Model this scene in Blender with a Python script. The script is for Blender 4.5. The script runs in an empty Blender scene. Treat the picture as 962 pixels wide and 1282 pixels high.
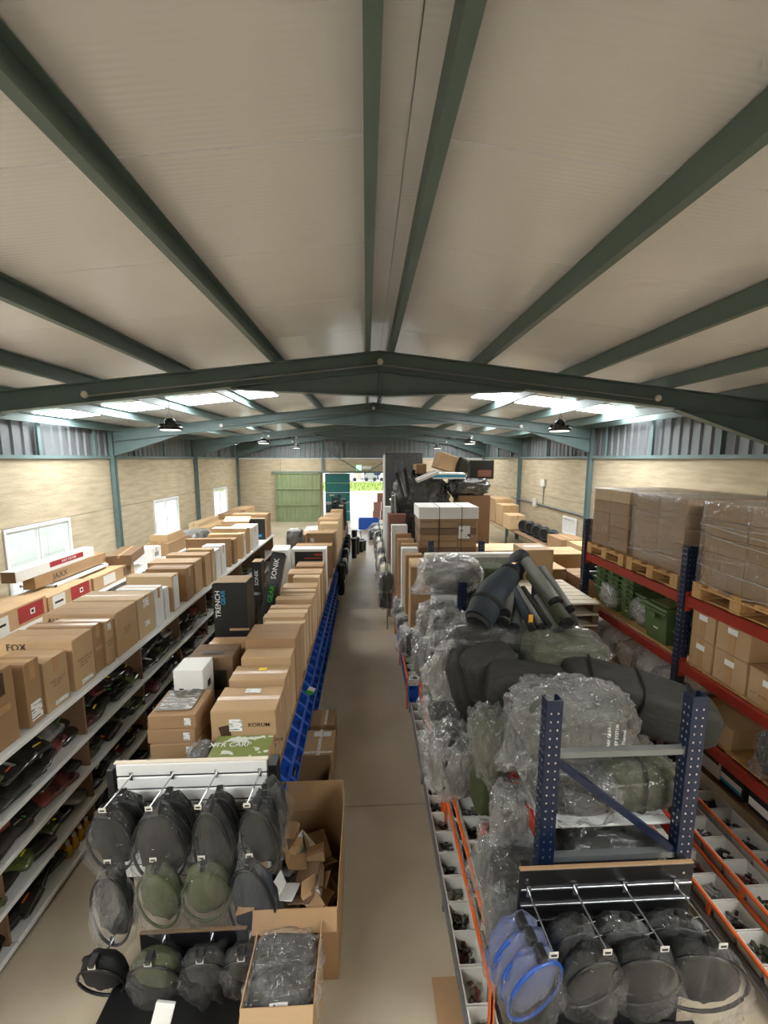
import bpy, bmesh, math, random
from mathutils import Vector, Matrix, Euler, noise
RND = random.Random(11)
SC = bpy.context.scene
COL = SC.collection
PI = math.pi
HC = 3.4                                    # eye height above the floor

# ------------------------------------------------------------------ camera, world, light, exposure
_F, _W, _HH, _VX, _VY = 505.0, 962.0, 1282.0, 459.0, 574.0
_p = math.atan((_HH / 2 - _VY) / _F)
_y = math.atan((_W / 2 - _VX) * math.cos(_p) / _F)
cam_d = bpy.data.cameras.new('camera')
cam_d.sensor_fit = 'HORIZONTAL'; cam_d.sensor_width = 36.0; cam_d.lens = 36.0 * _F / _W
cam_d.clip_start = 0.05; cam_d.clip_end = 400
cam = bpy.data.objects.new('camera', cam_d); COL.objects.link(cam)
cam.location = (0, 0, HC); cam.rotation_euler = (PI / 2 - _p, 0, -_y)
SC.camera = cam

SKY_STRENGTH = 3.0
SKYLIGHT_POWER = 23.0
LAMP_W = 26.0
world = bpy.data.worlds.new('overcast_sky'); SC.world = world; world.use_nodes = True
_bg = world.node_tree.nodes['Background']
_bg.inputs[0].default_value = (0.86, 0.94, 1.0, 1); _bg.inputs[1].default_value = SKY_STRENGTH
SC.view_settings.view_transform = 'Standard'; SC.view_settings.look = 'None'
SC.view_settings.gamma = 1.0; SC.view_settings.use_curve_mapping = False
SC.view_settings.exposure = 0.42
SC.cycles.max_bounces = 9; SC.cycles.diffuse_bounces = 5; SC.cycles.glossy_bounces = 3
SC.cycles.transparent_max_bounces = 16; SC.cycles.caustics_reflective = False; SC.cycles.caustics_refractive = False
SC.cycles.sample_clamp_indirect = 6.0

# ------------------------------------------------------------------ helpers
def lin(c):
    return tuple((v / 255 / 12.92) if v / 255 <= 0.04045 else (((v / 255) + 0.055) / 1.055) ** 2.4 for v in c) + (1,)
M = {}
def mat(name, rgb, rough=0.6, metal=0.0, spec=0.5, var=0.12, scale=6.0, stretch=(1, 1, 1), bump=0.0, bscale=40.0, rgb2=None, objvar=0.0, coat=0.0):
    m = bpy.data.materials.new(name); m.use_nodes = True
    nt = m.node_tree; N = nt.nodes; L = nt.links; b = N['Principled BSDF']
    b.inputs['Roughness'].default_value = rough; b.inputs['Metallic'].default_value = metal
    b.inputs['Specular IOR Level'].default_value = spec
    if coat: b.inputs['Coat Weight'].default_value = coat
    c1 = lin(rgb); c2 = lin(rgb2) if rgb2 else tuple(max(0, v * (1 - var)) for v in c1[:3]) + (1,)
    tc = N.new('ShaderNodeTexCoord'); mp = N.new('ShaderNodeMapping'); mp.inputs['Scale'].default_value = stretch
    L.new(tc.outputs['Object'], mp.inputs['Vector'])
    nz = N.new('ShaderNodeTexNoise'); nz.inputs['Scale'].default_value = scale; nz.inputs['Detail'].default_value = 5
    L.new(mp.outputs['Vector'], nz.inputs['Vector'])
    cr = N.new('ShaderNodeValToRGB'); cr.color_ramp.elements[0].position = 0.3; cr.color_ramp.elements[1].position = 0.7
    cr.color_ramp.elements[0].color = c2; cr.color_ramp.elements[1].color = c1
    L.new(nz.outputs['Fac'], cr.inputs['Fac']); out = cr.outputs['Color']
    if objvar:
        oi = N.new('ShaderNodeObjectInfo'); hs = N.new('ShaderNodeHueSaturation')
        mr = N.new('ShaderNodeMapRange'); mr.inputs['To Min'].default_value = 1 - objvar; mr.inputs['To Max'].default_value = 1 + objvar
        L.new(oi.outputs['Random'], mr.inputs['Value']); L.new(mr.outputs['Result'], hs.inputs['Value']); L.new(out, hs.inputs['Color']); out = hs.outputs['Color']
    L.new(out, b.inputs['Base Color'])
    if bump:
        n2 = N.new('ShaderNodeTexNoise'); n2.inputs['Scale'].default_value = bscale; n2.inputs['Detail'].default_value = 4
        L.new(mp.outputs['Vector'], n2.inputs['Vector'])
        bp = N.new('ShaderNodeBump'); bp.inputs['Strength'].default_value = bump; bp.inputs['Distance'].default_value = 0.02
        L.new(n2.outputs['Fac'], bp.inputs['Height']); L.new(bp.outputs['Normal'], b.inputs['Normal'])
    M[name] = m
    return m
def emis(name, rgb, power):
    m = bpy.data.materials.new(name); m.use_nodes = True; b = m.node_tree.nodes['Principled BSDF']
    b.inputs['Base Color'].default_value = (0.8, 0.8, 0.8, 1); b.inputs['Emission Color'].default_value = tuple(rgb) + (1,)
    b.inputs['Emission Strength'].default_value = power; M[name] = m; return m
def film(name, lo, hi, tint=(0.93, 0.94, 0.94), scale=5.0, rough=.13, gloss=.5, base=.045):
    """thin clear plastic: a light haze, thin bright crease lines, sharp glints from the crumple relief"""
    m = bpy.data.materials.new(name); m.use_nodes = True
    nt = m.node_tree; N = nt.nodes; L = nt.links; b = N['Principled BSDF']; o = N['Material Output']
    b.inputs['Base Color'].default_value = tint + (1,); b.inputs['Roughness'].default_value = rough; b.inputs['Specular IOR Level'].default_value = 0.8
    tr = N.new('ShaderNodeBsdfTransparent'); mx = N.new('ShaderNodeMixShader')
    tc = N.new('ShaderNodeTexCoord'); ge = N.new('ShaderNodeNewGeometry'); nz = N.new('ShaderNodeTexNoise'); nz.inputs['Scale'].default_value = scale; nz.inputs['Detail'].default_value = 3; nz.inputs['Distortion'].default_value = .9
    mp = N.new('ShaderNodeMapping'); mp.inputs['Rotation'].default_value = (.5, .4, .7); mp.inputs['Scale'].default_value = (2.2, 1.6, .9)
    L.new(ge.outputs['Position'], mp.inputs['Vector']); L.new(mp.outputs['Vector'], nz.inputs['Vector'])
    def math_(op, a, v=None, clamp=False):
        q = N.new('ShaderNodeMath'); q.operation = op; q.use_clamp = clamp; L.new(a, q.inputs[0])
        if v is not None: q.inputs[1].default_value = v
        return q.outputs[0]
    ridge = math_('ABSOLUTE', math_('SUBTRACT', nz.outputs['Fac'], .5))
    lw = N.new('ShaderNodeLayerWeight'); lw.inputs['Blend'].default_value = .3
    edge = N.new('ShaderNodeMapRange'); edge.inputs['To Min'].default_value = lo; edge.inputs['To Max'].default_value = hi
    L.new(lw.outputs['Facing'], edge.inputs['Value'])
    n2 = N.new('ShaderNodeTexNoise'); n2.inputs['Scale'].default_value = scale * .7; n2.inputs['Detail'].default_value = 4; L.new(ge.outputs['Position'], n2.inputs['Vector'])
    var_ = N.new('ShaderNodeMapRange'); var_.inputs['From Min'].default_value = .35; var_.inputs['From Max'].default_value = .65; var_.inputs['To Min'].default_value = .55; var_.inputs['To Max'].default_value = 1.5; L.new(n2.outputs['Fac'], var_.inputs['Value'])
    mul = N.new('ShaderNodeMath'); mul.operation = 'MULTIPLY'; mul.use_clamp = True; L.new(edge.outputs['Result'], mul.inputs[0]); L.new(var_.outputs['Result'], mul.inputs[1])
    L.new(mul.outputs[0], mx.inputs['Fac'])
    bp = N.new('ShaderNodeBump'); bp.inputs['Strength'].default_value = 1.0; bp.inputs['Distance'].default_value = 0.06
    L.new(ridge, bp.inputs['Height']); L.new(bp.outputs['Normal'], b.inputs['Normal'])
    gl = N.new('ShaderNodeBsdfGlossy'); gl.inputs['Roughness'].default_value = rough; gl.inputs['Color'].default_value = (1, 1, 1, 1); L.new(bp.outputs['Normal'], gl.inputs['Normal'])
    fr = N.new('ShaderNodeLayerWeight'); fr.inputs['Blend'].default_value = .5; L.new(bp.outputs['Normal'], fr.inputs['Normal'])
    fs = math_('MULTIPLY_ADD', math_('POWER', fr.outputs['Facing'], 3.5), gloss); fs.node.inputs[2].default_value = base; fs.node.use_clamp = True
    mx2 = N.new('ShaderNodeMixShader'); L.new(fs, mx2.inputs['Fac'])
    L.new(tr.outputs[0], mx.inputs[1]); L.new(b.outputs[0], mx.inputs[2]); L.new(mx.outputs[0], mx2.inputs[1]); L.new(gl.outputs[0], mx2.inputs[2]); L.new(mx2.outputs[0], o.inputs['Surface'])
    M[name] = m; return m

class MB:
    def __init__(s): s.v = []; s.f = []
    def add(s, vs, fs):
        k = len(s.v); s.v += [tuple(q) for q in vs]; s.f += [tuple(i + k for i in q) for q in fs]; return s
    def box(s, x0, x1, y0, y1, z0, z1, mtx=None):
        vs = [(x, y, z) for z in (z0, z1) for y in (y0, y1) for x in (x0, x1)]
        if mtx: vs = [mtx @ Vector(q) for q in vs]
        return s.add(vs, [(0, 2, 3, 1), (4, 5, 7, 6), (0, 1, 5, 4), (2, 6, 7, 3), (0, 4, 6, 2), (1, 3, 7, 5)])
    def cbox(s, x0, x1, y0, y1, z0, z1, c=0.006, mtx=None):        # a box with chamfered edges
        c = min(c, (x1 - x0) * .3, (y1 - y0) * .3, (z1 - z0) * .3)
        bm = bmesh.new(); bmesh.ops.create_cube(bm, size=1.0)
        for q in bm.verts: q.co = Vector(((x0 + x1) / 2 + q.co.x * (x1 - x0), (y0 + y1) / 2 + q.co.y * (y1 - y0), (z0 + z1) / 2 + q.co.z * (z1 - z0)))
        bmesh.ops.bevel(bm, geom=bm.edges[:], offset=c, segments=1, affect='EDGES')
        bm.verts.index_update()
        vs = [(mtx @ q.co if mtx else q.co.copy()) for q in bm.verts]; fs = [[w.index for w in f.verts] for f in bm.faces]
        bm.free(); return s.add(vs, fs)
    def prism(s, pts, axis, a, b):                                # polygon in the two other axes, run along one
        n = len(pts)
        def P(u, w, t): return {'x': (t, u, w), 'y': (u, t, w), 'z': (u, w, t)}[axis]
        vs = [P(u, w, a) for u, w in pts] + [P(u, w, b) for u, w in pts]
        fs = [tuple(range(n))[::-1], tuple(range(n, 2 * n))] + [(i, (i + 1) % n, n + (i + 1) % n, n + i) for i in range(n)]
        return s.add(vs, fs)
    def tube(s, pts, r, n=8, closed=False):
        pts = [Vector(q) for q in pts]; m = len(pts); rr = r if isinstance(r, (list, tuple)) else [r] * m
        up = Vector((0, 0, 1)); vs = []; fs = []
        for i, q in enumerate(pts):
            if closed: t = pts[(i + 1) % m] - pts[i - 1]
            else: t = pts[min(i + 1, m - 1)] - pts[max(i - 1, 0)]
            t.normalize(); a = t.cross(up)
            if a.length < 1e-3: a = t.cross(Vector((1, 0, 0)))
            a.normalize(); b = a.cross(t)
            vs += [q + (a * math.cos(2 * PI * k / n) + b * math.sin(2 * PI * k / n)) * rr[i] for k in range(n)]
        for i in range(m if closed else m - 1):
            j = (i + 1) % m
            fs += [(i * n + k, i * n + (k + 1) % n, j * n + (k + 1) % n, j * n + k) for k in range(n)]
        if not closed: fs += [tuple(range(n)), tuple(range((m - 1) * n, m * n))[::-1]]
        return s.add(vs, fs)
    def lathe(s, prof, n=20, cx=0, cy=0):
        vs = []; fs = []; m = len(prof)
        for r, z in prof: vs += [(cx + r * math.cos(2 * PI * k / n), cy + r * math.sin(2 * PI * k / n), z) for k in range(n)]
        for i in range(m - 1): fs += [(i * n + k, i * n + (k + 1) % n, (i + 1) * n + (k + 1) % n, (i + 1) * n + k) for k in range(n)]
        fs += [tuple(range(n))[::-1], tuple(range((m - 1) * n, m * n))]
        return s.add(vs, fs)
    def mesh(s, name, smooth=False):
        me = bpy.data.meshes.new(name); me.from_pydata(s.v, [], s.f); me.update()
        if smooth: me.polygons.foreach_set('use_smooth', [True] * len(me.polygons))
        return me
    def build(s, name, m, parent=None, smooth=False, loc=None):
        return ob(name, s.mesh(name, smooth), m, parent, loc)
def ob(name, me, m, parent=None, loc=None, rot=None, scale=None):
    if m is not None and (len(me.materials) == 0): me.materials.append(M[m] if isinstance(m, str) else m)
    o = bpy.data.objects.new(name, me); COL.objects.link(o)
    if parent: o.parent = parent
    if loc is not None: o.location = loc
    if rot is not None: o.rotation_euler = rot
    if scale is not None: o.scale = scale
    return o
def omat(o, m):                                                    # material of its own on shared mesh data
    o.material_slots[0].link = 'OBJECT'; o.material_slots[0].material = M[m]; return o
def empty(name, loc=(0, 0, 0), rot=(0, 0, 0)):
    o = bpy.data.objects.new(name, None); COL.objects.link(o); o.location = loc; o.rotation_euler = rot; o.empty_display_size = .1; return o
USED = {}
def tag(o, label, cat, group=None):
    USED.setdefault(label, []).append(o.name)
    o['label'] = label; o['category'] = cat
    if group: o['group'] = group
    return o
def thing(name, label, cat, loc=(0, 0, 0), rot=(0, 0, 0), group=None): return tag(empty(name, loc, rot), label, cat, group)
def struct(o): o['kind'] = 'structure'; return o
def stuff(o): o['kind'] = 'stuff'; return o
_ones = 'first second third fourth fifth sixth seventh eighth ninth tenth eleventh twelfth thirteenth fourteenth fifteenth sixteenth seventeenth eighteenth nineteenth'.split()
_tens = ['', '', 'twent', 'thirt', 'fort', 'fift', 'sixt']
def ordn(k):                                                       # 1 -> first
    if k <= 19: return _ones[k - 1]
    t, u = divmod(k, 10)
    return _tens[t] + ('ieth' if u == 0 else 'y-' + _ones[u - 1])
def copy_tree(o, parent=None):
    c = o.copy(); COL.objects.link(c)
    if parent: c.parent = parent
    for ch in list(o.children): copy_tree(ch, c)
    return c

# ------------------------------------------------------------------ materials
mat('floor_concrete', (186, 173, 150), .36, var=.2, scale=.9, rgb2=(158, 146, 126), bump=.05, bscale=30)
mat('wall_concrete', (190, 177, 150), .85, scale=1.6, stretch=(1, 1, 7), rgb2=(166, 152, 126), bump=.5, bscale=9)
mat('cladding', (116, 119, 121), .5, metal=.3, var=.1)
mat('steel_green', (94, 114, 113), .5, var=.15, scale=3)
mat('purlin_green', (104, 124, 122), .5, var=.12, scale=3)
mat('galvanised', (136, 140, 141), .4, metal=.6)
mat('door_green', (132, 146, 108), .6, var=.15, scale=2)
mat('door_teal', (20, 92, 92), .5)
mat('white_paint', (226, 228, 226), .45, var=.04)
mat('white_board', (225, 226, 224), .4, var=.04)
mat('chipboard', (128, 100, 74), .8, var=.2, scale=60)
mat('card_tan', (184, 153, 114), .75, var=.1, scale=3, bump=.05, bscale=120, objvar=.06)
mat('card_brown', (156, 124, 89), .75, var=.12, scale=3, bump=.05, bscale=120, objvar=.07)
mat('card_dark', (120, 94, 69), .78, var=.12, scale=3, objvar=.06)
mat('card_pale', (198, 171, 132), .72, var=.08, scale=3, objvar=.05)
mat('card_white', (222, 222, 218), .6, var=.04, objvar=.04)
mat('card_black', (28, 30, 30), .45, var=.2)
mat('card_red', (160, 40, 44), .5)
mat('card_grey', (150, 150, 142), .5, rgb2=(118, 120, 108), scale=12)
mat('tape', (176, 138, 92), .3, var=.06)
mat('paper', (232, 232, 228), .6, var=.02)
mat('print_black', (26, 24, 22), .6)
mat('print_brown', (70, 48, 32), .7)
mat('print_white', (236, 236, 236), .5, var=0)
mat('print_blue', (40, 150, 200), .5, var=0)
mat('print_green', (70, 190, 60), .5, var=0)
mat('print_orange', (236, 96, 30), .5, var=0)
mat('print_yellow', (242, 214, 30), .5, var=0)
mat('navy_paint', (18, 31, 58), .4, var=.2, scale=8)
mat('red_paint', (158, 48, 32), .45, var=.18, scale=8)
mat('orange_paint', (226, 104, 48), .4, var=.12, scale=8)
mat('blue_plastic', (30, 84, 178), .35, var=.1)
mat('white_plastic', (206, 204, 196), .4, var=.06)
mat('black_plastic', (20, 21, 22), .4)
mat('black_board', (17, 17, 18), .45, var=.2)
mat('green_plastic', (82, 102, 58), .45, var=.12)
mat('wood', (204, 164, 106), .75, stretch=(1, 8, 1), rgb2=(170, 128, 78), scale=8)
mat('wood_white', (224, 214, 192), .7, var=.08, scale=5)
mat('fab_charcoal', (46, 45, 40), .85, var=.3, scale=8, bump=.4, bscale=14)
mat('fab_olive', (74, 76, 58), .85, var=.3, scale=8, bump=.4, bscale=14)
mat('fab_green', (62, 72, 38), .85, var=.3, scale=8, bump=.4, bscale=14)
mat('fab_black', (32, 32, 32), .85, var=.3, scale=8, bump=.4, bscale=14)
mat('fab_grey', (84, 85, 78), .85, var=.25, scale=8, bump=.4, bscale=14)
mat('fab_slate', (44, 52, 60), .6, var=.2, scale=8)
mat('tube_grey', (112, 114, 108), .5, var=.15, scale=10)
mat('fab_blue', (64, 88, 170), .7, var=.3)
mat('camo', (56, 54, 41), .7, rgb2=(20, 20, 16), scale=14)
mat('pack_dark', (46, 44, 40), .16, rgb2=(18, 18, 18), scale=2.6, objvar=.5, coat=1.0)
mat('pack_red', (120, 52, 48), .18, rgb2=(40, 30, 28), scale=2.6, objvar=.3, coat=1.0)
mat('pack_green', (96, 108, 60), .18, rgb2=(36, 38, 28), scale=2.6, objvar=.3, coat=1.0)
mat('pack_grey', (150, 148, 140), .18, rgb2=(50, 50, 48), scale=2.6, objvar=.3, coat=1.0)
mat('bag_white', (226, 224, 218), .6, var=.08)
mat('amber', (206, 150, 50), .25)
mat('chrome', (190, 192, 194), .25, metal=.9, var=.03)
mat('brown_red', (138, 96, 82), .8)
mat('glass_dark', (70, 84, 70), .08, rgb2=(96, 108, 92), scale=4)
mat('grass', (96, 128, 34), .9, rgb2=(140, 146, 60), scale=2)
mat('asphalt', (190, 188, 182), .9, scale=.4)
mat('netting', (21, 22, 21), .8, var=.3, scale=60)
mat('netting_olive', (72, 78, 48), .8, var=.3, scale=60)
mat('netting_blue', (96, 104, 140), .7, var=.2, scale=60)
film('film', .06, .22, scale=6)
film('film_thin', .012, .09, scale=5, gloss=.28, base=.03)
film('film_milky', .16, .4, (.88, .87, .85), 7)
film('film_dark', .7, .95, (.03, .03, .032), 5)
emis('skylight', (0.94, 0.97, 0.985), SKYLIGHT_POWER)
emis('lamp_glow', (1.0, 0.95, 0.86), 3.0)
emis('exit_glow', (0.25, 0.9, 0.45), 1.2)
# roof sheets: white with a fine rib relief running down the slope
m = mat('roof_white', (243, 245, 249), .2, var=.05, scale=1.2)
_N = m.node_tree.nodes; _L = m.node_tree.links
_w = _N.new('ShaderNodeTexWave'); _w.wave_type = 'BANDS'; _w.bands_direction = 'Y'; _w.inputs['Scale'].default_value = 9.0; _w.inputs['Distortion'].default_value = .35; _w.inputs['Detail Scale'].default_value = .4
_tc = [n for n in _N if n.type == 'TEX_COORD'][0]; _L.new(_tc.outputs['Object'], _w.inputs['Vector'])
_b = _N.new('ShaderNodeBump'); _b.inputs['Strength'].default_value = .16; _b.inputs['Distance'].default_value = .006
_L.new(_w.outputs['Fac'], _b.inputs['Height']); _L.new(_b.outputs['Normal'], _N['Principled BSDF'].inputs['Normal'])
# glass
g = bpy.data.materials.new('window_glass'); g.use_nodes = True; _n = g.node_tree.nodes
_t = _n.new('ShaderNodeBsdfTransparent'); _t.inputs[0].default_value = (.97, .99, .98, 1); _gl = _n.new('ShaderNodeBsdfGlossy'); _gl.inputs['Roughness'].default_value = .05
_mx = _n.new('ShaderNodeMixShader'); _mx.inputs[0].default_value = .06
g.node_tree.links.new(_t.outputs[0], _mx.inputs[1]); g.node_tree.links.new(_gl.outputs[0], _mx.inputs[2]); g.node_tree.links.new(_mx.outputs[0], _n['Material Output'].inputs['Surface']); M['window_glass'] = g
# printed sticker: white paper with bars
def sticker_mat(name, base, ink, sc):
    m = mat(name, base, .5, var=.01); N = m.node_tree.nodes; L = m.node_tree.links
    tc = [n for n in N if n.type == 'TEX_COORD'][0]
    br = N.new('ShaderNodeTexNoise'); mp = N.new('ShaderNodeMapping'); mp.inputs['Scale'].default_value = sc; L.new(tc.outputs['Generated'], mp.inputs['Vector'])
    L.new(mp.outputs['Vector'], br.inputs['Vector']); br.inputs['Scale'].default_value = 1; br.inputs['Detail'].default_value = 2
    cr = N.new('ShaderNodeValToRGB'); cr.color_ramp.interpolation = 'CONSTANT'; cr.color_ramp.elements[1].position = .57; cr.color_ramp.elements[0].color = lin(base); cr.color_ramp.elements[1].color = lin(ink)
    L.new(br.outputs['Fac'], cr.inputs['Fac']); L.new(cr.outputs['Color'], N['Principled BSDF'].inputs['Base Color'])
sticker_mat('sticker', (232, 232, 228), (60, 60, 60), (1.3, 11, 1))
sticker_mat('sticker_dark', (96, 94, 86), (176, 174, 164), (4, 14, 4))
sticker_mat('fragile_tape', (226, 220, 210), (150, 110, 84), (6, 6, 6))
sticker_mat('printed_photo', (128, 140, 80), (214, 218, 210), (3, 3, 3))

# ------------------------------------------------------------------ the building
RX, RZ, SL = 0.2, 4.91, 0.112               # ridge position, rafter top at the ridge, slope
WL, WR, YB, YF = -6.9, 6.42, 22.0, -4.8     # inner faces of the walls
FR = [-4.6, 0.7, 6.0, 11.3, 16.6, 21.85]    # portal frames
def rz(x): return RZ - SL * abs(x - RX)
floor = struct(MB().box(WL - .3, WR + .3, YF - .3, YB + .2, -.12, -.012).build('floor', 'floor_concrete'))
ys = [YF - .3, -1.73, 3.57, 8.87, 14.17, 19.47, YB + .2]
for i in range(6):
    for x0, x1 in ((WL - .3, WR + .3),):
        MB().box(x0, x1 - .003, ys[i] + .004, ys[i + 1] - .004, -.012, 0).build('slab', 'floor_concrete', floor)
# roof: sheets about a metre wide, ridge to eave, on either slope; translucent ones are the skylights
ceil = struct(empty('ceiling', (0, 0, 0)))
SKY = []
yy = YF - .3; PW = 1.06
k0 = -5; sheets = []
mesh_l = {}
def sheet_mesh(side, xa, xb, name):
    def z(x): return rz(x) + .19
    v = MB()
    v.add([(xa, 0, z(xa)), (xb, 0, z(xb)), (xb, PW - .008, z(xb)), (xa, PW - .008, z(xa)), (xa, 0, z(xa) + .06), (xb, 0, z(xb) + .06), (xb, PW - .008, z(xb) + .06), (xa, PW - .008, z(xa) + .06)],
          [(0, 1, 2, 3), (7, 6, 5, 4), (0, 4, 5, 1), (1, 5, 6, 2), (2, 6, 7, 3), (3, 7, 4, 0)])
    return v.mesh(name)
SL_ME = sheet_mesh(-1, WL - .15, RX, 'roof_sheet'); SR_ME = sheet_mesh(1, RX, WR + .2, 'roof_sheet')
US_L = sheet_mesh(-1, -2.05, RX, 'roof_sheet'); US_R = sheet_mesh(1, RX, 2.5, 'roof_sheet')
FU = [sheet_mesh(-1, -3.3, RX, 'roof_sheet'), sheet_mesh(-1, WL - .15, -5.02, 'roof_sheet'), sheet_mesh(1, RX, 3.7, 'roof_sheet'), sheet_mesh(1, 5.42, WR + .2, 'roof_sheet')]
FK = [sheet_mesh(-1, -5.01, -3.31, 'skylight_sheet'), sheet_mesh(1, 3.71, 5.41, 'skylight_sheet')]
SK_L = sheet_mesh(-1, WL - .15, -2.06, 'skylight_sheet'); SK_R = sheet_mesh(1, 2.51, WR + .2, 'skylight_sheet')
nwin = 10
y = 8.72 - 13 * PW
while y < YB + .1:
    isk = any(abs(y - s) < .2 for s in (8.72, 8.72 + 5 * PW, 8.72 + 10 * PW, 8.72 - 10 * PW))  # last strip is unseen behind the camera, added to light the foreground
    if isk and y > 10:
        for me in FU: ob('roof_sheet', me, 'roof_white', ceil, (0, y, 0))
        for me in FK: struct(ob('window_%d' % nwin, me, 'skylight', None, (0, y, 0))); nwin += 1
        y += PW; continue
    for a, c, d in ((SL_ME, US_L, SK_L), (SR_ME, US_R, SK_R)):
        ob('roof_sheet', c if isk else a, 'roof_white', ceil, (0, y, 0))
        if isk:
            w = struct(ob('window_%d' % nwin, d, 'skylight', None, (0, y, 0))); nwin += 1
    y += PW
# ridge flashing under the sheets, two strips with a seam
for x0, x1 in ((RX - .14, RX + .02), (RX + .026, RX + .14)):
    z0 = rz(RX + .2) + .19
    MB().box(x0, x1, YF, YB, z0 - .012, z0 - .002).build('ridge_flashing', 'roof_white', ceil)
# purlins: C sections along the building
PX = [RX - .17, RX + .17] + [RX + s * d for d in (1.5, 2.92, 4.3, 5.6) for s in (-1, 1)] + [WL + .12, WR - .12]
for px in PX:
    s = -1 if px < RX else 1
    z = rz(px)
    v = MB().box(px - .035, px - .027, YF, YB, z, z + .18).box(px - .027, px + .035, YF, YB, z, z + .008).box(px - .027, px + .035, YF, YB, z + .172, z + .18).box(px + .03, px + .035, YF, YB, z + .008, z + .03)
    o = v.build('purlin', 'purlin_green'); struct(o)
def rafter(o, x0, x1, y):
    # I section following the slope
    d = .28
    for nm, (dy0, dy1), (dz0, dz1) in (('top_flange', (-.075, .075), (-.014, 0)), ('web', (-.006, .006), (-d + .014, -.014)), ('bottom_flange', (-.075, .075), (-d, -d + .014))):
        v = MB(); zs = (rz(x0), rz(x1))
        v.add([(x0, dy0, zs[0] + dz0), (x1, dy0, zs[1] + dz0), (x1, dy1, zs[1] + dz0), (x0, dy1, zs[0] + dz0), (x0, dy0, zs[0] + dz1), (x1, dy0, zs[1] + dz1), (x1, dy1, zs[1] + dz1), (x0, dy1, zs[0] + dz1)],
              [(0, 3, 2, 1), (4, 5, 6, 7), (0, 1, 5, 4), (1, 2, 6, 5), (2, 3, 7, 6), (3, 0, 4, 7)])
        v.build(nm, 'steel_green', o)
for i, fy in enumerate(FR):
    o = struct(empty('portal_frame', (0, fy, 0)))
    rafter(o, WL + .1, RX, 0); rafter(o, RX, WR - .1, 0)
    d = .27
    for s in (-1, 1):                        # ridge haunch and eave haunch plates with flanges
        a = RX; b = RX + s * 2.1
        v = MB().prism([(a, rz(a) - d), (b, rz(b) - d), (b, rz(b) - d - .02), (a, rz(a) - d - .34)], 'y', -.006, .006); v.build('ridge_haunch', 'steel_green', o)
        v = MB().prism([(a, rz(a) - d - .34), (b, rz(b) - d - .02), (b, rz(b) - d - .035), (a, rz(a) - d - .355)], 'y', -.07, .07); v.build('haunch_flange', 'steel_green', o)
        e = (WL + .1) if s < 0 else (WR - .1); b = e - s * 1.7
        v = MB().prism([(e, rz(e) - d), (b, rz(b) - d), (b, rz(b) - d - .02), (e, rz(e) - d - .38)], 'y', -.006, .006); v.build('eave_haunch', 'steel_green', o)
        v = MB().prism([(e, rz(e) - d - .38), (b, rz(b) - d - .02), (b, rz(b) - d - .035), (e, rz(e) - d - .395)], 'y', -.07, .07); v.build('haunch_flange', 'steel_green', o)
        zc = rz(e) - .01
        cx = e + s * .04
        MB().box(cx - .055, cx + .055, -.07, -.058, 0, zc).box(cx - .055, cx + .055, .058, .07, 0, zc).box(cx - .005, cx + .005, -.058, .058, 0, zc).build('column', 'steel_green', o)
    MB().box(RX - .012, RX + .012, -.08, .08, rz(RX) - .66, rz(RX) - .004).build('ridge_plate', 'steel_green', o)
    for s in (-1, 1):                        # conduit clipped to the rafter with round end caps
        xs = [RX + s * .02, RX + s * 4.1]
        MB().tube([(x, -.05, rz(x) - .19) for x in xs], .014, 6).build('conduit', 'galvanised', o)
        x = xs[1]
        v = MB(); v.lathe([(.05, 0), (.05, .02), (.035, .03)], 14); q = v.build('junction_cap', 'white_plastic', o); q.location = (x, -.06, rz(x) - .17); q.rotation_euler = (PI / 2, 0, 0)
    v = MB(); v.lathe([(.045, 0), (.045, .02), (.03, .03)], 14); q = v.build('junction_cap', 'white_plastic', o); q.location = (RX, -.085, rz(RX) - .16); q.rotation_euler = (PI / 2, 0, 0)

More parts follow.
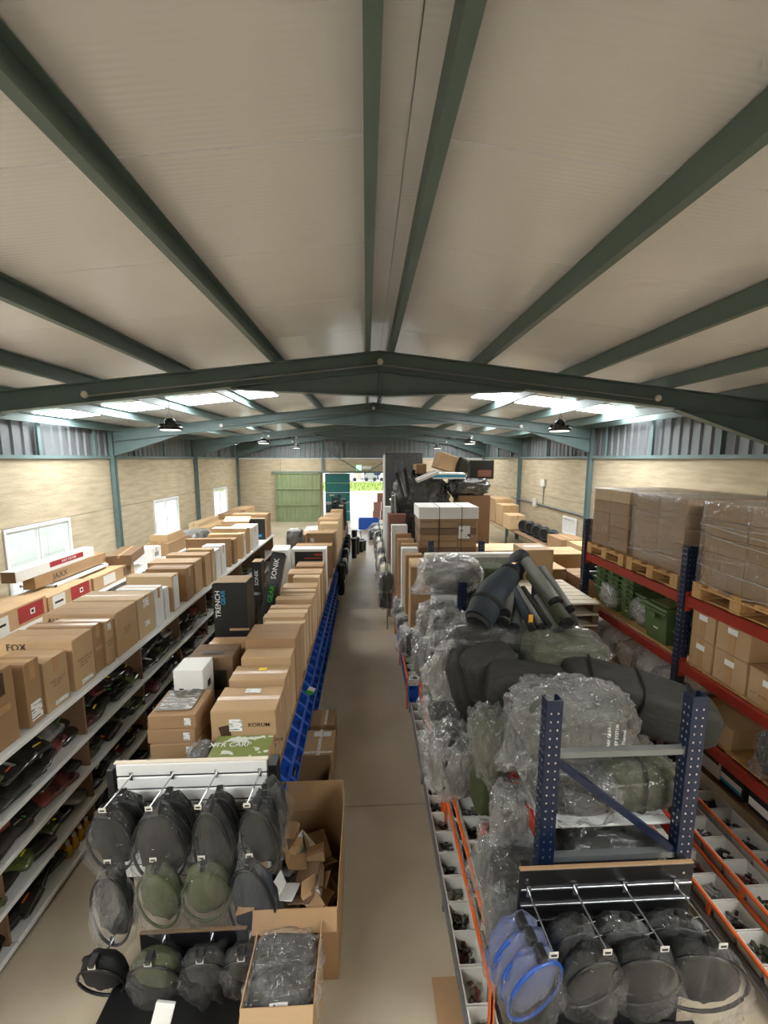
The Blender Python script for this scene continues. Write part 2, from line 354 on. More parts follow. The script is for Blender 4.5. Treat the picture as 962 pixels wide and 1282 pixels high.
# walls ------------------------------------------------------------
ZT = 3.4
WIN = [(7.82, 9.56), (13.26, 14.98), (18.38, 20.18)]
ZW0, ZW1 = .72, 2.05
def corrug(L, z0f, z1f, per=.26, dep=.035):
    """corrugated sheet along +x from 0 to L; z limits are functions of x; ribs stand out towards -y"""
    xs = []; x = 0
    while x < L:
        for a, yv in ((0, 0), (.45, 0), (.58, -dep), (.87, -dep)):
            if x + a * per < L: xs.append((x + a * per, yv))
        x += per
    xs.append((L, 0))
    v = []; f = []
    for x, yv in xs: v += [(x, yv, z0f(x)), (x, yv, z1f(x))]
    for i in range(len(xs) - 1): f.append((2 * i, 2 * i + 2, 2 * i + 3, 2 * i + 1))
    return MB().add(v, f)
def side_wall(name, X, s, wins):
    """s: +1 when the room lies at larger x"""
    w = struct(empty(name, (X, 0, 0)))
    t = -.14 * s
    xa, xb = sorted((0, t))
    for i in range(len(FR) - 1):
        y0, y1 = FR[i] + .075, FR[i + 1] - .075
        if i == len(FR) - 2: y1 = YB
        ww = [q for q in wins if y0 < q[0] < y1]
        MB().cbox(xa, xb, y0, y1, 2.066, ZT - .005, .008).build('concrete_panel', 'wall_concrete', w)
        segs = [(y0, y1)]
        if ww: segs = [(y0, ww[0][0]), (ww[0][1], y1)]
        for a, b in segs: MB().cbox(xa, xb, a, b, .706, 2.056, .008).build('concrete_panel', 'wall_concrete', w)
        MB().cbox(xa, xb, y0, y1, 0, .696, .008).build('concrete_panel', 'wall_concrete', w)
        MB().box(xa + .02, xb - .02, FR[i] - .075, FR[i] + .075, 0, ZT).build('wall_strip', 'wall_concrete', w)
    # cladding above
    xe = X + (.06 * s)
    top = rz(X) + .2
    v = corrug(YB - YF, lambda q: ZT, lambda q: top)
    o = v.build('cladding_sheet', 'cladding', w); 
    o.rotation_euler = (0, 0, PI / 2 if s < 0 else -PI / 2)
    o.location = (-.05 * s, YF if s < 0 else YB, 0)
    MB().box(min(-.1 * s, .06 * s), max(-.1 * s, .06 * s), YF, YB, ZT - .005, ZT + .07).build('wall_rail', 'purlin_green', w)
    q = YF + 1.3
    while q < YB:
        if all(abs(q - f) > .3 for f in FR): MB().box(min(.0, .05 * s), max(0, .05 * s), q - .04, q + .04, ZT + .07, top - .1).build('cladding_post', 'steel_green', w)
        q += 1.77
    return w
wl = side_wall('wall_left', WL, 1, WIN)
wr = side_wall('wall_right', WR, -1, [])
def window(n, y0, y1):
    w = struct(empty('window_%d' % n, (WL - .1, y0, ZW0))); L = y1 - y0; Hh = ZW1 - ZW0; f = .07
    for a, b, c, d in ((0, L, 0, f), (0, L, Hh - f, Hh), (0, f, f, Hh - f), (L - f, L, f, Hh - f)): MB().cbox(0, .13, a, b, c, d, .006).build('window_frame', 'white_paint', w)
    for k in range(2):
        a = f + k * (L - 2 * f) / 2; b = a + (L - 2 * f) / 2; xo = .02 + .04 * k; g = .05
        for p, q, c, d in ((a, b, f, f + g), (a, b, Hh - f - g, Hh - f), (a, a + g, f + g, Hh - f - g), (b - g, b, f + g, Hh - f - g)): MB().cbox(xo, xo + .035, p, q, c, d, .004).build('sash', 'white_paint', w)
        MB().box(xo + .014, xo + .02, a + g, b - g, f + g, Hh - f - g).build('pane', 'window_glass', w)
    MB().cbox(.1, .2, -.06, L + .06, -.05, 0, .006).build('window_sill', 'white_paint', w)
    return w
for i, (a, b) in enumerate(WIN): window(i + 1, a, b)
# far gable wall with the door opening
wb = struct(empty('wall_back', (0, YB, 0)))
DX0, DX1, DZ = -2.35, 1.75, 2.62
cols = [WL, -4.6, DX0, DX1, 4.1, WR]
for r0, r1 in ((0, .696), (.706, 2.056), (2.066, ZT - .005)):
    for a, b in zip(cols[:-1], cols[1:]):
        if a == DX0:
            if r0 > 2: MB().cbox(a, b - .01, 0, .14, DZ, r1, .008).build('concrete_panel', 'wall_concrete', wb)
        else: MB().cbox(a, b - .01, 0, .14, r0, r1, .008).build('concrete_panel', 'wall_concrete', wb)
o = corrug(WR - WL, lambda q: ZT, lambda q: rz(q + WL) + .2).build('cladding_sheet', 'cladding', wb); o.location = (WL, .06, 0)
MB().box(WL, WR, -.06, .0, ZT, ZT + .07).build('wall_rail', 'purlin_green', wb)
MB().box(WL + 2.6, WR - 2.6, -.05, 0, 4.0, 4.05).build('wall_rail', 'purlin_green', wb)
for px in (-5.0, -3.4, -2.4, -1.3, 0.0, 1.3, 2.4, 3.4, 5.0): MB().box(px - .04, px + .04, -.05, .0, ZT + .07, rz(px) - .02).build('cladding_post', 'steel_green', wb)
for px in (DX0, DX1): MB().box(px - .07, px + .07, -.09, 0, DZ, ZT).build('door_post', 'steel_green', wb)
MB().box(-5.1, 2.2, -.1, -.02, DZ, DZ + .09).build('door_lintel', 'steel_green', wb)
for a, b in (((DX0 + .1, ZT + .5), (-.35, DZ + .1)), ((1.6, ZT + .2), (.15, DZ + .1))):
    MB().tube([(a[0], -.12, a[1]), (b[0], -.12, b[1])], .03, 6).build('wall_brace', 'steel_green', wb)
# wall behind the viewer
wf = struct(empty('wall_front', (0, YF, 0)))
MB().box(WL - .2, WR + .2, -.15, 0, 0, ZT).build('concrete_panel', 'wall_concrete', wf)
MB().prism([(WL, ZT), (WR, ZT), (WR, rz(WR) + .2), (RX, rz(RX) + .2), (WL, rz(WL) + .2)], 'y', -.1, -.05).build('cladding_sheet', 'cladding', wf)
# sliding green leaf, teal shutter
d1 = struct(empty('door_1', (-4.9, YB - .16, 0)))
for k in range(3):
    v = corrug(2.36, lambda q: .05 + k * .87, lambda q: .05 + (k + 1) * .87 - .03, .22, .02); q = v.build('door_sheet', 'door_green', d1); q.location = (.02, .03, 0)
for a, b, c, d in ((0, .06, 0, 2.64), (2.34, 2.4, 0, 2.64)): MB().cbox(a, b, -.03, .03, c, d).build('door_frame', 'door_green', d1)
for z in (.0, .87, 1.74, 2.58): MB().cbox(.06, 2.34, -.03, .02, z, z + .06).build('door_rail', 'door_green', d1)
d2 = struct(empty('door_2', (DX0 + .1, YB + .02, 0)))
for k in range(5): MB().cbox(0, 1.34, 0, .05, k * .52, k * .52 + .512, .012).build('door_panel', 'door_teal', d2)
# exit sign
ex = thing('exit_sign', 'green emergency exit sign above the open doorway', 'sign', (-.25, YB - .05, DZ + .28))
MB().cbox(-.3, -.02, -.03, 0, -.14, .14).build('sign_panel', 'exit_glow', ex)
MB().cbox(.02, .5, -.03, 0, -.08, .1).build('sign_plate', 'white_paint', ex)
MB().tube([(-.2, -.035, .08), (-.2, -.035, .07)], .03, 8).build('pictogram', 'print_white', ex)
MB().box(-.22, -.15, -.036, -.031, -.08, .03).build('pictogram', 'print_white', ex)
# outside ground, grass, hedge, sheds, fence
gnd = struct(MB().box(-60, 60, YB + .2, 120, -.14, -.02).box(-40, WL - .15, -20, YB + .2, -.14, -.02).build('ground', 'asphalt'))
gr = MB().box(-40, 40, 43, 58, -.02, .04)
for i in range(900):
    x = RND.uniform(-8, 8); yv = RND.uniform(42.6, 58); h = RND.uniform(.1, .45)
    gr.add([(x - .06, yv, 0), (x + .06, yv, 0), (x + RND.uniform(-.1, .1), yv + .05, h)], [(0, 1, 2)])
stuff(tag(gr.build('grass_verge', 'grass'), 'strip of yellow-green grass beyond the bright yard outside', 'grass'))
for i, (x0, x1, c, nm) in enumerate(((-6, -.9, 'wall_concrete', 'low tan shed far outside the doorway, left'), (-.4, 3.5, 'navy_paint', 'low blue shed far outside the doorway, right'))):
    t = thing('shed', nm, 'building', (0, 66, 0)); MB().box(x0, x1, 0, 4, 0, 2.2).build('wall', c, t)
    MB().prism([(x0 - .2, 2.2), (x1 + .2, 2.2), ((x0 + x1) / 2, 2.9)], 'y', -.2, 4.2).build('roof', 'card_red' if i else 'cladding', t)
for i, (x, c) in enumerate(((-2.4, 'white_paint'), (.6, 'card_grey'), (2.9, 'white_paint'))):
    t = thing('parked_car', ('pale', 'grey', 'white')[i] + ' car parked beyond the grass outside, ' + ('leftmost of three', 'middle of three', 'rightmost of three')[i], 'car', (x, 61, 0))
    MB().prism([(-1.0, .3), (1.0, .3), (1.05, .75), (.62, .85), (.4, 1.3), (-.55, 1.3), (-.85, .85), (-1.05, .75)], 'y', 0, 1.6).build('car_body', c, t)
    for a in (-.62, .62):
        q = MB().lathe([(.28, 0), (.28, .18)], 12).build('wheel', 'black_plastic', t); q.rotation_euler = (PI / 2, 0, 0); q.location = (a, .1, .28)
fn = thing('boundary_fence', 'pale panel fence outside the side windows', 'fence', (-11.5, 2, 0))
for k in range(14):
    MB().box(0, .05, k * 1.6, k * 1.6 + 1.5, 0, 1.0).build('fence_panel', 'white_paint', fn)
    MB().box(-.02, .07, k * 1.6 + 1.5, k * 1.6 + 1.6, 0, 1.7).build('fence_post', 'white_paint', fn)
    MB().box(0, .03, k * 1.6, k * 1.6 + 1.5, 1.3, 1.36).build('fence_rail', 'galvanised', fn)
# daylight comes in at the openings: sampling portals there
def portal(x, y, z, sx, sy, rot):
    l = bpy.data.lights.new('daylight_portal', 'AREA'); l.shape = 'RECTANGLE'; l.size = sx; l.size_y = sy; l.cycles.is_portal = True
    o = bpy.data.objects.new('daylight_portal', l); COL.objects.link(o); o.location = (x, y, z); o.rotation_euler = rot
for a, b in WIN: portal(WL - .12, (a + b) / 2, (ZW0 + ZW1) / 2, ZW1 - ZW0, b - a, (0, -PI / 2, 0))
portal(.35, YB + .16, 1.3, 2.7, 2.6, (-PI / 2, 0, 0))
# high-bay lamps
def lamp(x, y, label):
    t = thing('high_bay_lamp', label, 'lamp', (x, y, 3.9), group='high bay lamps under the roof')
    v = MB(); v.lathe([(.19, 0), (.2, .02), (.2, .04), (.13, .09), (.09, .1), (.09, .16), (.05, .2)], 24); v.build('housing', 'black_plastic', t)
    v = MB(); v.lathe([(.165, -.008), (.165, .0)], 24); v.build('diffuser', 'lamp_glow', t)
    for k in range(12):
        a = k * PI / 6; MB().box(.09, .17, -.004, .004, .05, .1, Matrix.Rotation(a, 4, 'Z')).build('fin', 'black_plastic', t)
    MB().tube([(0, 0, .2), (.03, 0, .25), (0, 0, .3), (-.03, 0, .25), (0, 0, .2)], .008, 6).build('hook', 'galvanised', t)
    MB().tube([(0, 0, .29), (0, 0, rz(x) + .185 - 3.9)], .006, 6).build('chain', 'galvanised', t)
    l = bpy.data.lights.new('lamp_light', 'AREA'); l.shape = 'DISK'; l.size = .32; l.energy = LAMP_W; l.color = (1, .93, .83)
    q = bpy.data.objects.new('lamp_light', l); COL.objects.link(q); q.location = (x, y, 3.885)
for x, sd in ((-3.45, 'left'), (3.55, 'right')):
    for y, w in ((.9, 'out of view, added to light the foreground'), (7.4, 'large one just past the first roof frame'), (13.9, 'small one past the second roof frame'), (20.3, 'smallest one near the far gable')):  # the first pair hangs out of view, put in to light the foreground
        lamp(x, y, 'black round hanging lamp on the %s, %s' % (sd, w))

# ------------------------------------------------------------------ generic goods
TXT = {}
def text_mesh(s, ext=.0):
    if s not in TXT:
        c = bpy.data.curves.new('t', 'FONT'); c.body = s; c.align_x = 'CENTER'; c.align_y = 'CENTER'; c.size = 1.0; c.offset = .004; c.resolution_u = 2
        o = bpy.data.objects.new('t', c); COL.objects.link(o); bpy.context.view_layer.update()
        dg = bpy.context.evaluated_depsgraph_get(); me = bpy.data.meshes.new_from_object(o.evaluated_get(dg)); me.name = 'printed_text'
        bpy.data.objects.remove(o); TXT[s] = me
    return TXT[s]
def on_face(par, face, sx, sy, sz, u, w, off=.0015):
    """local matrix of a face point: u across, w up, both 0..1"""
    if face == 'front': return Vector(((u - .5) * sx, -sy / 2 - off, w * sz)), Euler((PI / 2, 0, 0))
    if face == 'right': return Vector((sx / 2 + off, (u - .5) * sy, w * sz)), Euler((PI / 2, 0, PI / 2))
    if face == 'left': return Vector((-sx / 2 - off, (.5 - u) * sy, w * sz)), Euler((PI / 2, 0, -PI / 2))
    return Vector(((u - .5) * sx, (w - .5) * sy, sz + off + .003)), Euler((0, 0, 0))
def letters(par, s, face, dims, u, w, h, m, turn=0):
    l, r = on_face(par, face, *dims, u, w, .0075)
    me = text_mesh(s); o = ob('printed_text', me, m, par); omat(o, m)
    o.matrix_local = Matrix.Translation(l) @ r.to_matrix().to_4x4() @ Matrix.Rotation(turn, 4, 'Z') @ Matrix.Diagonal((h * 1.35, h * 1.35, 1, 1))
    return o
def patch(par, name, face, dims, u, w, a, b, m, turn=0, lift=0):
    l, r = on_face(par, face, *dims, u, w, .0012 + lift)
    o = MB().box(-a / 2, a / 2, -b / 2, b / 2, 0, .0015).build(name, m, par)
    o.matrix_local = Matrix.Translation(l) @ r.to_matrix().to_4x4() @ Matrix.Rotation(turn, 4, 'Z')
    return o
def carton(label, x0, x1, y0, y1, z0, h, m='card_tan', rz_=0, name='cardboard_box', seam='x', tape=True, marks=(), group=None, open_=False, tilt=(0, 0), cat='box'):
    """a closed carton: body, two top flaps, tape, stickers and print. marks: ('s', face,u,w,a,b,mat) or ('t', text, face,u,w,h,mat,turn)"""
    sx, sy = x1 - x0, y1 - y0
    t = thing(name, label, cat, ((x0 + x1) / 2, (y0 + y1) / 2, z0), (tilt[0], tilt[1], rz_), group)
    MB().cbox(-sx / 2, sx / 2, -sy / 2, sy / 2, 0, h - .004, .006).build('body', m, t)
    e = .0025
    if seam == 'x':
        for a, b in ((-sy / 2 + .002, -e), (e, sy / 2 - .002)): MB().box(-sx / 2 + .002, sx / 2 - .002, a, b, h - .004, h).build('flap', m, t)
        if tape: MB().box(-sx / 2 - .001, sx / 2 + .001, -.025, .025, h, h + .001).build('tape', 'tape', t); MB().box(sx / 2, sx / 2 + .001, -.025, .025, h * .72, h).build('tape', 'tape', t)
    elif seam == 'y':
        for a, b in ((-sx / 2 + .002, -e), (e, sx / 2 - .002)): MB().box(a, b, -sy / 2 + .002, sy / 2 - .002, h - .004, h).build('flap', m, t)
        if tape: MB().box(-.025, .025, -sy / 2 - .001, sy / 2 + .001, h, h + .001).build('tape', 'tape', t); MB().box(-.025, .025, -sy / 2 - .001, -sy / 2, h * .72, h).build('tape', 'tape', t)
    dims = (sx, sy, h)
    for ki, k in enumerate(marks):
        if k[0] == 's': patch(t, 'sticker', k[1], dims, *k[2:7], lift=.0006 * ki)
        else: letters(t, k[1], k[2], dims, *k[3:])
    return t
def blob_mesh(seed, e=.55, amp=.1, freq=2.2, nu=28, nv=15, flat=False):
    """a soft stuffed bag in a unit box (-.5...5): superellipsoid with lumps"""
    v = MB(); rows = []
    def sp(c, p): return math.copysign(abs(c) ** p, c)
    vs = [(0, 0, -.5)]
    for j in range(1, nv):
        ph = -PI / 2 + PI * j / nv
        for i in range(nu):
            th = 2 * PI * i / nu
            p = Vector((.5 * sp(math.cos(ph), e) * sp(math.cos(th), e), .5 * sp(math.cos(ph), e) * sp(math.sin(th), e), .5 * sp(math.sin(ph), e)))
            n = noise.noise(p * freq * 2 + Vector((seed * 7.3, seed * 3.1, 0))) + .5 * noise.noise(p * freq * 5 + Vector((seed, 0, seed * 2.7)))
            vs.append(p * (1 + amp * n))
    vs.append((0, 0, .5)); fs = []
    for i in range(nu): fs.append((0, 1 + (i + 1) % nu, 1 + i))
    for j in range(nv - 2):
        for i in range(nu):
            a = 1 + j * nu
            fs.append((a + i, a + (i + 1) % nu, a + nu + (i + 1) % nu, a + nu + i))
    a = 1 + (nv - 2) * nu
    for i in range(nu): fs.append((a + i, a + (i + 1) % nu, len(vs) - 1))
    v.add(vs, fs); return v
BLOB = [blob_mesh(k, (.5, .62, .42, .7, .55, .48)[k], .1 + .02 * (k % 3)).mesh('bag_body', True) for k in range(6)]
ROLL = [blob_mesh(20 + k, .4, .06, 1.6).mesh('bag_body', True) for k in range(3)]
def wrap_mesh(seed, tail):
    """loose crumpled film round a unit box; tail pulls one end out into a gathered neck"""
    v = blob_mesh(40 + seed, .62, .16, 3.0, 64, 36); T = Vector(tail).normalized(); out = []
    for q in v.v:
        p = Vector(q) * 1.08; d = p.normalized().dot(T) if p.length > 0 else 0
        cr = .045 * (1 - abs(noise.noise(p * 6 + Vector((seed, 0, 0)))) * 3) + .022 * (1 - abs(noise.noise(p * 14 + Vector((0, seed, 0)))) * 3)
        p += p.normalized() * cr
        if d > .72:
            k = (d - .72) / .28; ax = T * p.dot(T); p = ax + (p - ax) * (1 - .45 * k) + T * .28 * k + Vector((noise.noise(p * 11), noise.noise(p * 11 + Vector((5, 0, 0))), noise.noise(p * 11 + Vector((0, 5, 0))))) * .12 * k
        out.append(p)
    v.v = out; return v.mesh('plastic_wrap', True)
WRAP = [wrap_mesh(k, t) for k, t in enumerate([(-1, 0, -.2), (-1, -.4, -.6), (1, 0, 0), (-.3, 0, -1), (0, -1, -.5), (-1, 0, .4)])]
def soft_bag(label, c, size, m, k=0, rot=(0, 0, 0), wrap=None, wk=0, name='stuffed_bag', straps=0, roll=False, cat='bag', group=None):
    t = thing(name, label, cat, c, rot, group)
    me = (ROLL if roll else BLOB)[k % (3 if roll else 6)]
    o = ob('bag_body', me, m, t, (0, 0, 0), None, size); omat(o, m)
    for j in range(straps):
        f = (j + 1) / (straps + 1) - .5; f *= 1.3
        pts = []
        for i in range(16):
            a = 2 * PI * i / 16; cs, sn = math.cos(a), math.sin(a)
            pts.append((f * size[0], .53 * size[1] * math.copysign(abs(cs) ** .5, cs), .53 * size[2] * math.copysign(abs(sn) ** .5, sn)))
        MB().tube(pts, .011, 5, True).build('strap', 'fab_black', t)
    if wrap:
        q = ob('plastic_wrap', WRAP[wk % 6], wrap, t, (0, 0, 0), None, tuple(s * 1.0 + .012 for s in size)); omat(q, wrap)
    return t

# ------------------------------------------------------------------ white shelving along the left
SA = [2.5 + .9 * k - .9 for k in range(11)]           # bay lines 1.6 ... 10.6
ZS = [.06, .38, .69, .99, 1.41]
AX0, AX1 = -3.35, -2.45
SHL = ['nearest', 'second', 'third', 'fourth', 'fifth', 'sixth', 'seventh', 'eighth', 'ninth', 'farthest']
for k in range(10):
    t = thing('shelving_unit', '%s unit of the long white shelving under the cartons' % SHL[k], 'shelf', (0, SA[k], 0), group='white shelving units')
    for z in ZS: MB().cbox(AX0, AX1, .002, .898, z - .022, z, .003).build('shelf', 'white_board', t)
    for z in ZS: MB().cbox(AX1 - .012, AX1 + .006, .001, .899, z - .034, z + .006, .003).build('shelf_edge', 'white_paint', t)
    MB().box(AX0, AX1 - .03, .875, .893, 0, 1.385).build('side_panel', 'chipboard', t)
    MB().box(AX0 - .012, AX0, 0, .9, 0, 1.388).build('back_panel', 'chipboard', t)
# packets on the shelves
def packet_mesh(seed, e):
    v = blob_mesh(60 + seed, .3, .05, 3.0, 18, 7); out = []
    for p in v.v:
        p = Vector(p); r = max(abs(p.x), abs(p.y)) * 2
        p.z *= (1.05 - .8 * r ** 3) if r < 1 else .22
        out.append(p)
    v.v = out; return v.mesh('packet', True)
PKT = [packet_mesh(k, .3) for k in range(4)]
CARD = MB().box(-.32, .32, -.47, -.2, .30, .34).mesh('header_card'); CARD2 = MB().box(-.2, .25, -.1, .2, .38, .42).mesh('header_card')
LV = ['bottom', 'second lowest', 'middle', 'second highest']
pm = ['pack_dark'] * 6 + ['pack_red', 'pack_green', 'pack_grey', 'pack_dark']
cm = ['paper', 'print_orange', 'print_green', 'card_red', 'paper', 'print_yellow', 'card_grey']
npk = 0
for k in range(9):
    for l in range(4):
        n = 12 if k < 5 else 3
        for j in range(n):
            if l == 0 and k == 1 and j % 6 > 3: continue
            per = 6 if n == 12 else 3
            y = SA[k] + .09 + (j % per) * (.142 if per == 6 else .27) + RND.uniform(-.02, .02); row = j // per
            s = (RND.uniform(.26, .34), RND.uniform(.18, .24), RND.uniform(.075, .12))
            m_ = RND.choice(pm) if l else 'pack_dark'
            o = ob('tackle_packet', PKT[npk % 4], m_, None, (AX1 - .19 - .09 * row + RND.uniform(-.04, .03), y + .05 * row, ZS[l] + s[2] * .42 + .012 + .085 * row), (RND.uniform(-.16, .3), RND.uniform(-.05, .22), RND.uniform(-.35, .35)), s)
            omat(o, m_)
            cn = {'pack_dark': 'dark', 'pack_red': 'reddish', 'pack_green': 'green', 'pack_grey': 'pale'}[m_]
            tag(o, '%s packet, %s along the %s layer, %s shelf of the %s white unit' % (cn, ordn(j % per + 1), 'upper' if row else 'lower', LV[l], SHL[k]), 'packet', 'packets on the white shelving')
            if RND.random() < .55:
                q = ob('header_card', (CARD, CARD2)[npk % 2], 'paper', o); omat(q, RND.choice(cm))
            npk += 1
# amber bottles at the end of a bottom shelf
for j in range(8):
    x, y = AX1 - .09 - .09 * (j // 4), 3.12 + .075 * (j % 4)
    t = thing('bottle', '%s small amber bottle from the near end, %s row, on the bottom white shelf' % (ordn(j % 4 + 1), 'back' if j > 3 else 'front'), 'bottle', (x, y, ZS[0]), group='amber bottles on the bottom shelf')
    MB().lathe([(.026, 0), (.03, .01), (.03, .08), (.012, .105), (.012, .115)], 12).build('bottle_body', 'amber', t, True)
    MB().lathe([(.015, .115), (.015, .14)], 10).build('cap', 'white_plastic', t)

# cartons on top of the white shelving, near to far
ZA = 1.412
S_ = lambda face, u, w, a, b, m='sticker', n='sticker': ('s', face, u, w, a, b, m, 0, )
def st(face, u, w, a, b, m='sticker'): return ('s', face, u, w, a, b, m)
def tx(s, face, u, w, h, m='print_black', turn=0): return ('t', s, face, u, w, h, m, turn)
handling = [tx('Handle with care', 'right', .5, .56, .016), tx('this side up', 'right', .5, .51, .016), tx('keep dry', 'right', .42, .46, .016)]
A = [
 ('battered brown carton with dark peeling tape at the near end of the white shelving', -3.0, -2.5, 2.34, 2.78, .56, 'card_brown', [('s', 'right', .6, .82, .2, .16, 'print_brown'), ('s', 'right', .55, .5, .3, .05, 'tape')]),
 ('slim tall carton with a big white address sticker on its edge', -2.95, -2.5, 2.86, 3.0, .5, 'card_brown', [st('right', .5, .22, .1, .14)]),
 ('small upright carton with handling print, just before the large lettered carton', -2.92, -2.5, 3.04, 3.28, .42, 'card_tan', handling + [st('right', .6, .1, .14, .035)]),
 ('wide tan carton with bold black lettering and slightly lifted lid', -3.14, -2.5, 3.34, 3.6, .46, 'card_tan', [tx('FOX', 'front', .3, .9, .06), tx('Handle with care', 'right', .5, .56, .02), tx('this side up', 'right', .5, .5, .02), tx('keep dry', 'right', .42, .44, .02), st('right', .55, .1, .15, .04)]),
 ('narrow taped carton squeezed behind the large lettered carton', -3.1, -2.52, 3.63, 3.76, .46, 'card_brown', [('s', 'right', .5, .5, .1, .03, 'tape')]),
 ('narrow carton with a torn flap and green sticker beside the taped one', -3.0, -2.5, 3.78, 3.9, .44, 'card_tan', [st('right', .5, .86, .05, .07)] + handling),
 ('broad tan carton with an oval logo printed on its front', -3.2, -2.5, 3.94, 4.3, .46, 'card_tan', [tx('AVID', 'front', .2, .86, .06, 'print_brown')] + handling),
 ('tan carton with white sticker and taped lid behind the oval-logo carton', -3.2, -2.5, 4.34, 4.66, .46, 'card_pale', [st('right', .5, .82, .12, .1), st('right', .5, .3, .1, .06)]),
 ('white upright carton, nearest white one on the shelving', -2.95, -2.5, 4.69, 4.88, .46, 'card_white', []),
 ('thin white carton half as deep, next to the first white carton', -2.8, -2.5, 4.91, 5.02, .4, 'card_white', []),
 ('tall plain carton with a white end panel', -3.1, -2.52, 5.16, 5.34, .48, 'card_pale', [('s', 'right', .5, .5, .14, .44, 'paper')]),
 ('plain tan carton with crushed right edge, sixth from the black tall box', -3.06, -2.52, 5.56, 5.8, .47, 'card_brown', []),
 ('crumpled carton sagging at its top corner', -3.2, -2.53, 5.86, 6.14, .48, 'card_tan', []),
 ('wide carton with taped top behind the crumpled one', -3.1, -2.5, 6.2, 6.42, .51, 'card_tan', []),
 ('flat tall carton directly before the pair of white cartons', -2.9, -2.5, 6.45, 6.58, .54, 'card_pale', []),
 ('white glossy carton, front one of the middle pair on the shelving', -2.82, -2.5, 6.62, 6.84, .48, 'card_white', []),
 ('white glossy carton, rear one of the middle pair on the shelving', -2.82, -2.5, 6.88, 7.1, .5, 'card_white', []),
 ('large flat brown panel carton standing across the shelving', -3.3, -2.52, 7.36, 7.46, .53, 'card_brown', []),
 ('slim carton leaning behind the large flat panel carton', -2.8, -2.5, 7.56, 7.74, .48, 'card_brown', []),
 ('tan carton with string tie behind the slim one', -3.14, -2.5, 7.96, 8.14, .5, 'card_tan', []),
 ('narrow white carton far along the shelving', -2.64, -2.5, 8.18, 8.3, .48, 'card_white', []),
 ('wide carton with a white lid far along the shelving', -3.24, -2.5, 8.4, 8.6, .54, 'card_tan', [('s', 'top', .5, .5, .7, .18, 'paper')]),
 ('pale plaster-coloured tall carton before the black picture box', -3.0, -2.5, 8.72, 9.3, .5, 'card_white', []),
 ('black picture box with tan edges at the far end of the shelving', -3.36, -2.5, 9.9, 10.05, .52, 'card_black', [st('front', .85, .2, .08, .06, 'print_blue'), ('s', 'right', .5, .5, .14, .5, 'card_tan'), ('s', 'top', .5, .5, .82, .14, 'card_tan')]),
 ('last brown carton at the far end of the shelving', -3.4, -2.5, 10.16, 10.5, .6, 'card_brown', []),
]
for i, (lb, x0, x1, y0, y1, h, m_, mk) in enumerate(A):
    carton(lb, x0, x1, y0, y1, ZA, h, m_, RND.uniform(-.03, .03), marks=mk, seam='x', tape=i % 3 != 0, group='cartons on top of the white shelving')
# open carton with lifted flaps on the far end
t = thing('open_carton', 'open carton with raised flaps perched at the far end of the white shelving', 'box', (-3.1, 9.4, ZA))
MB().box(-.3, .3, -.22, .22, 0, .012).build('base', 'card_tan', t)
for a, b, c, d in ((-.3, .3, -.22, -.212), (-.3, .3, .212, .22), (-.3, -.292, -.212, .212), (.292, .3, -.212, .212)): MB().box(a, b, c, d, .012, .5).build('side', 'card_tan', t)
for a, y, r in ((-.3, .22, .5), (-.3, -.22, -.6)):
    q = MB().box(-.3, .3, 0, .2, 0, .006).build('flap', 'card_pale', t); q.location = (0, y, .5); q.rotation_euler = (r, 0, 0 if y > 0 else 0)

# ------------------------------------------------------------------ low shelving along the left wall and the goods on it
WX0, WX1 = -6.75, -5.5
for k in range(8):
    t = thing('wall_shelf', '%s low shelf unit along the left wall below the windows' % SHL[k], 'shelf', (0, 4.6 + 2.0 * k, 0), group='low shelf units along the left wall')
    for z in (.3, .66): MB().cbox(WX0, WX1, .005, 1.995, z - .025, z, .003).build('shelf', 'white_board', t)
    for yq in (.02, 1.95):
        for xq in (WX0 + .02, WX1 - .05): MB().box(xq, xq + .03, yq, yq + .03, 0, .635).build('leg', 'galvanised', t)
ZW = .662
red = lambda: [('s', 'right', .72, .62, .5, .26, 'card_red'), ('s', 'right', .22, .5, .3, .3, 'card_white'), ('s', 'right', .22, .56, .2, .04, 'print_black'), ('s', 'right', .5, .12, 1.0, .07, 'paper'), ('s', 'right', .74, .62, .09, .09, 'paper'), ('s', 'right', .74, .62, .05, .05, 'print_black')]
carton('long tan carton with a red and white printed side below the nearest window', -6.2, -5.5, 5.75, 6.9, ZW, .42, 'card_tan', marks=red(), seam='y', tape=False)
carton('second long carton with red and white printed side, behind the first', -6.2, -5.55, 7.0, 8.1, ZW, .34, 'card_tan', marks=red(), seam='y', tape=False)
carton('third long carton with white printed side, by the green column', -6.3, -5.6, 8.25, 9.7, ZW, .3, 'card_tan', marks=[('s', 'right', .35, .5, .4, .2, 'card_white'), ('s', 'right', .8, .5, .3, .2, 'card_dark')], seam='y', tape=False)
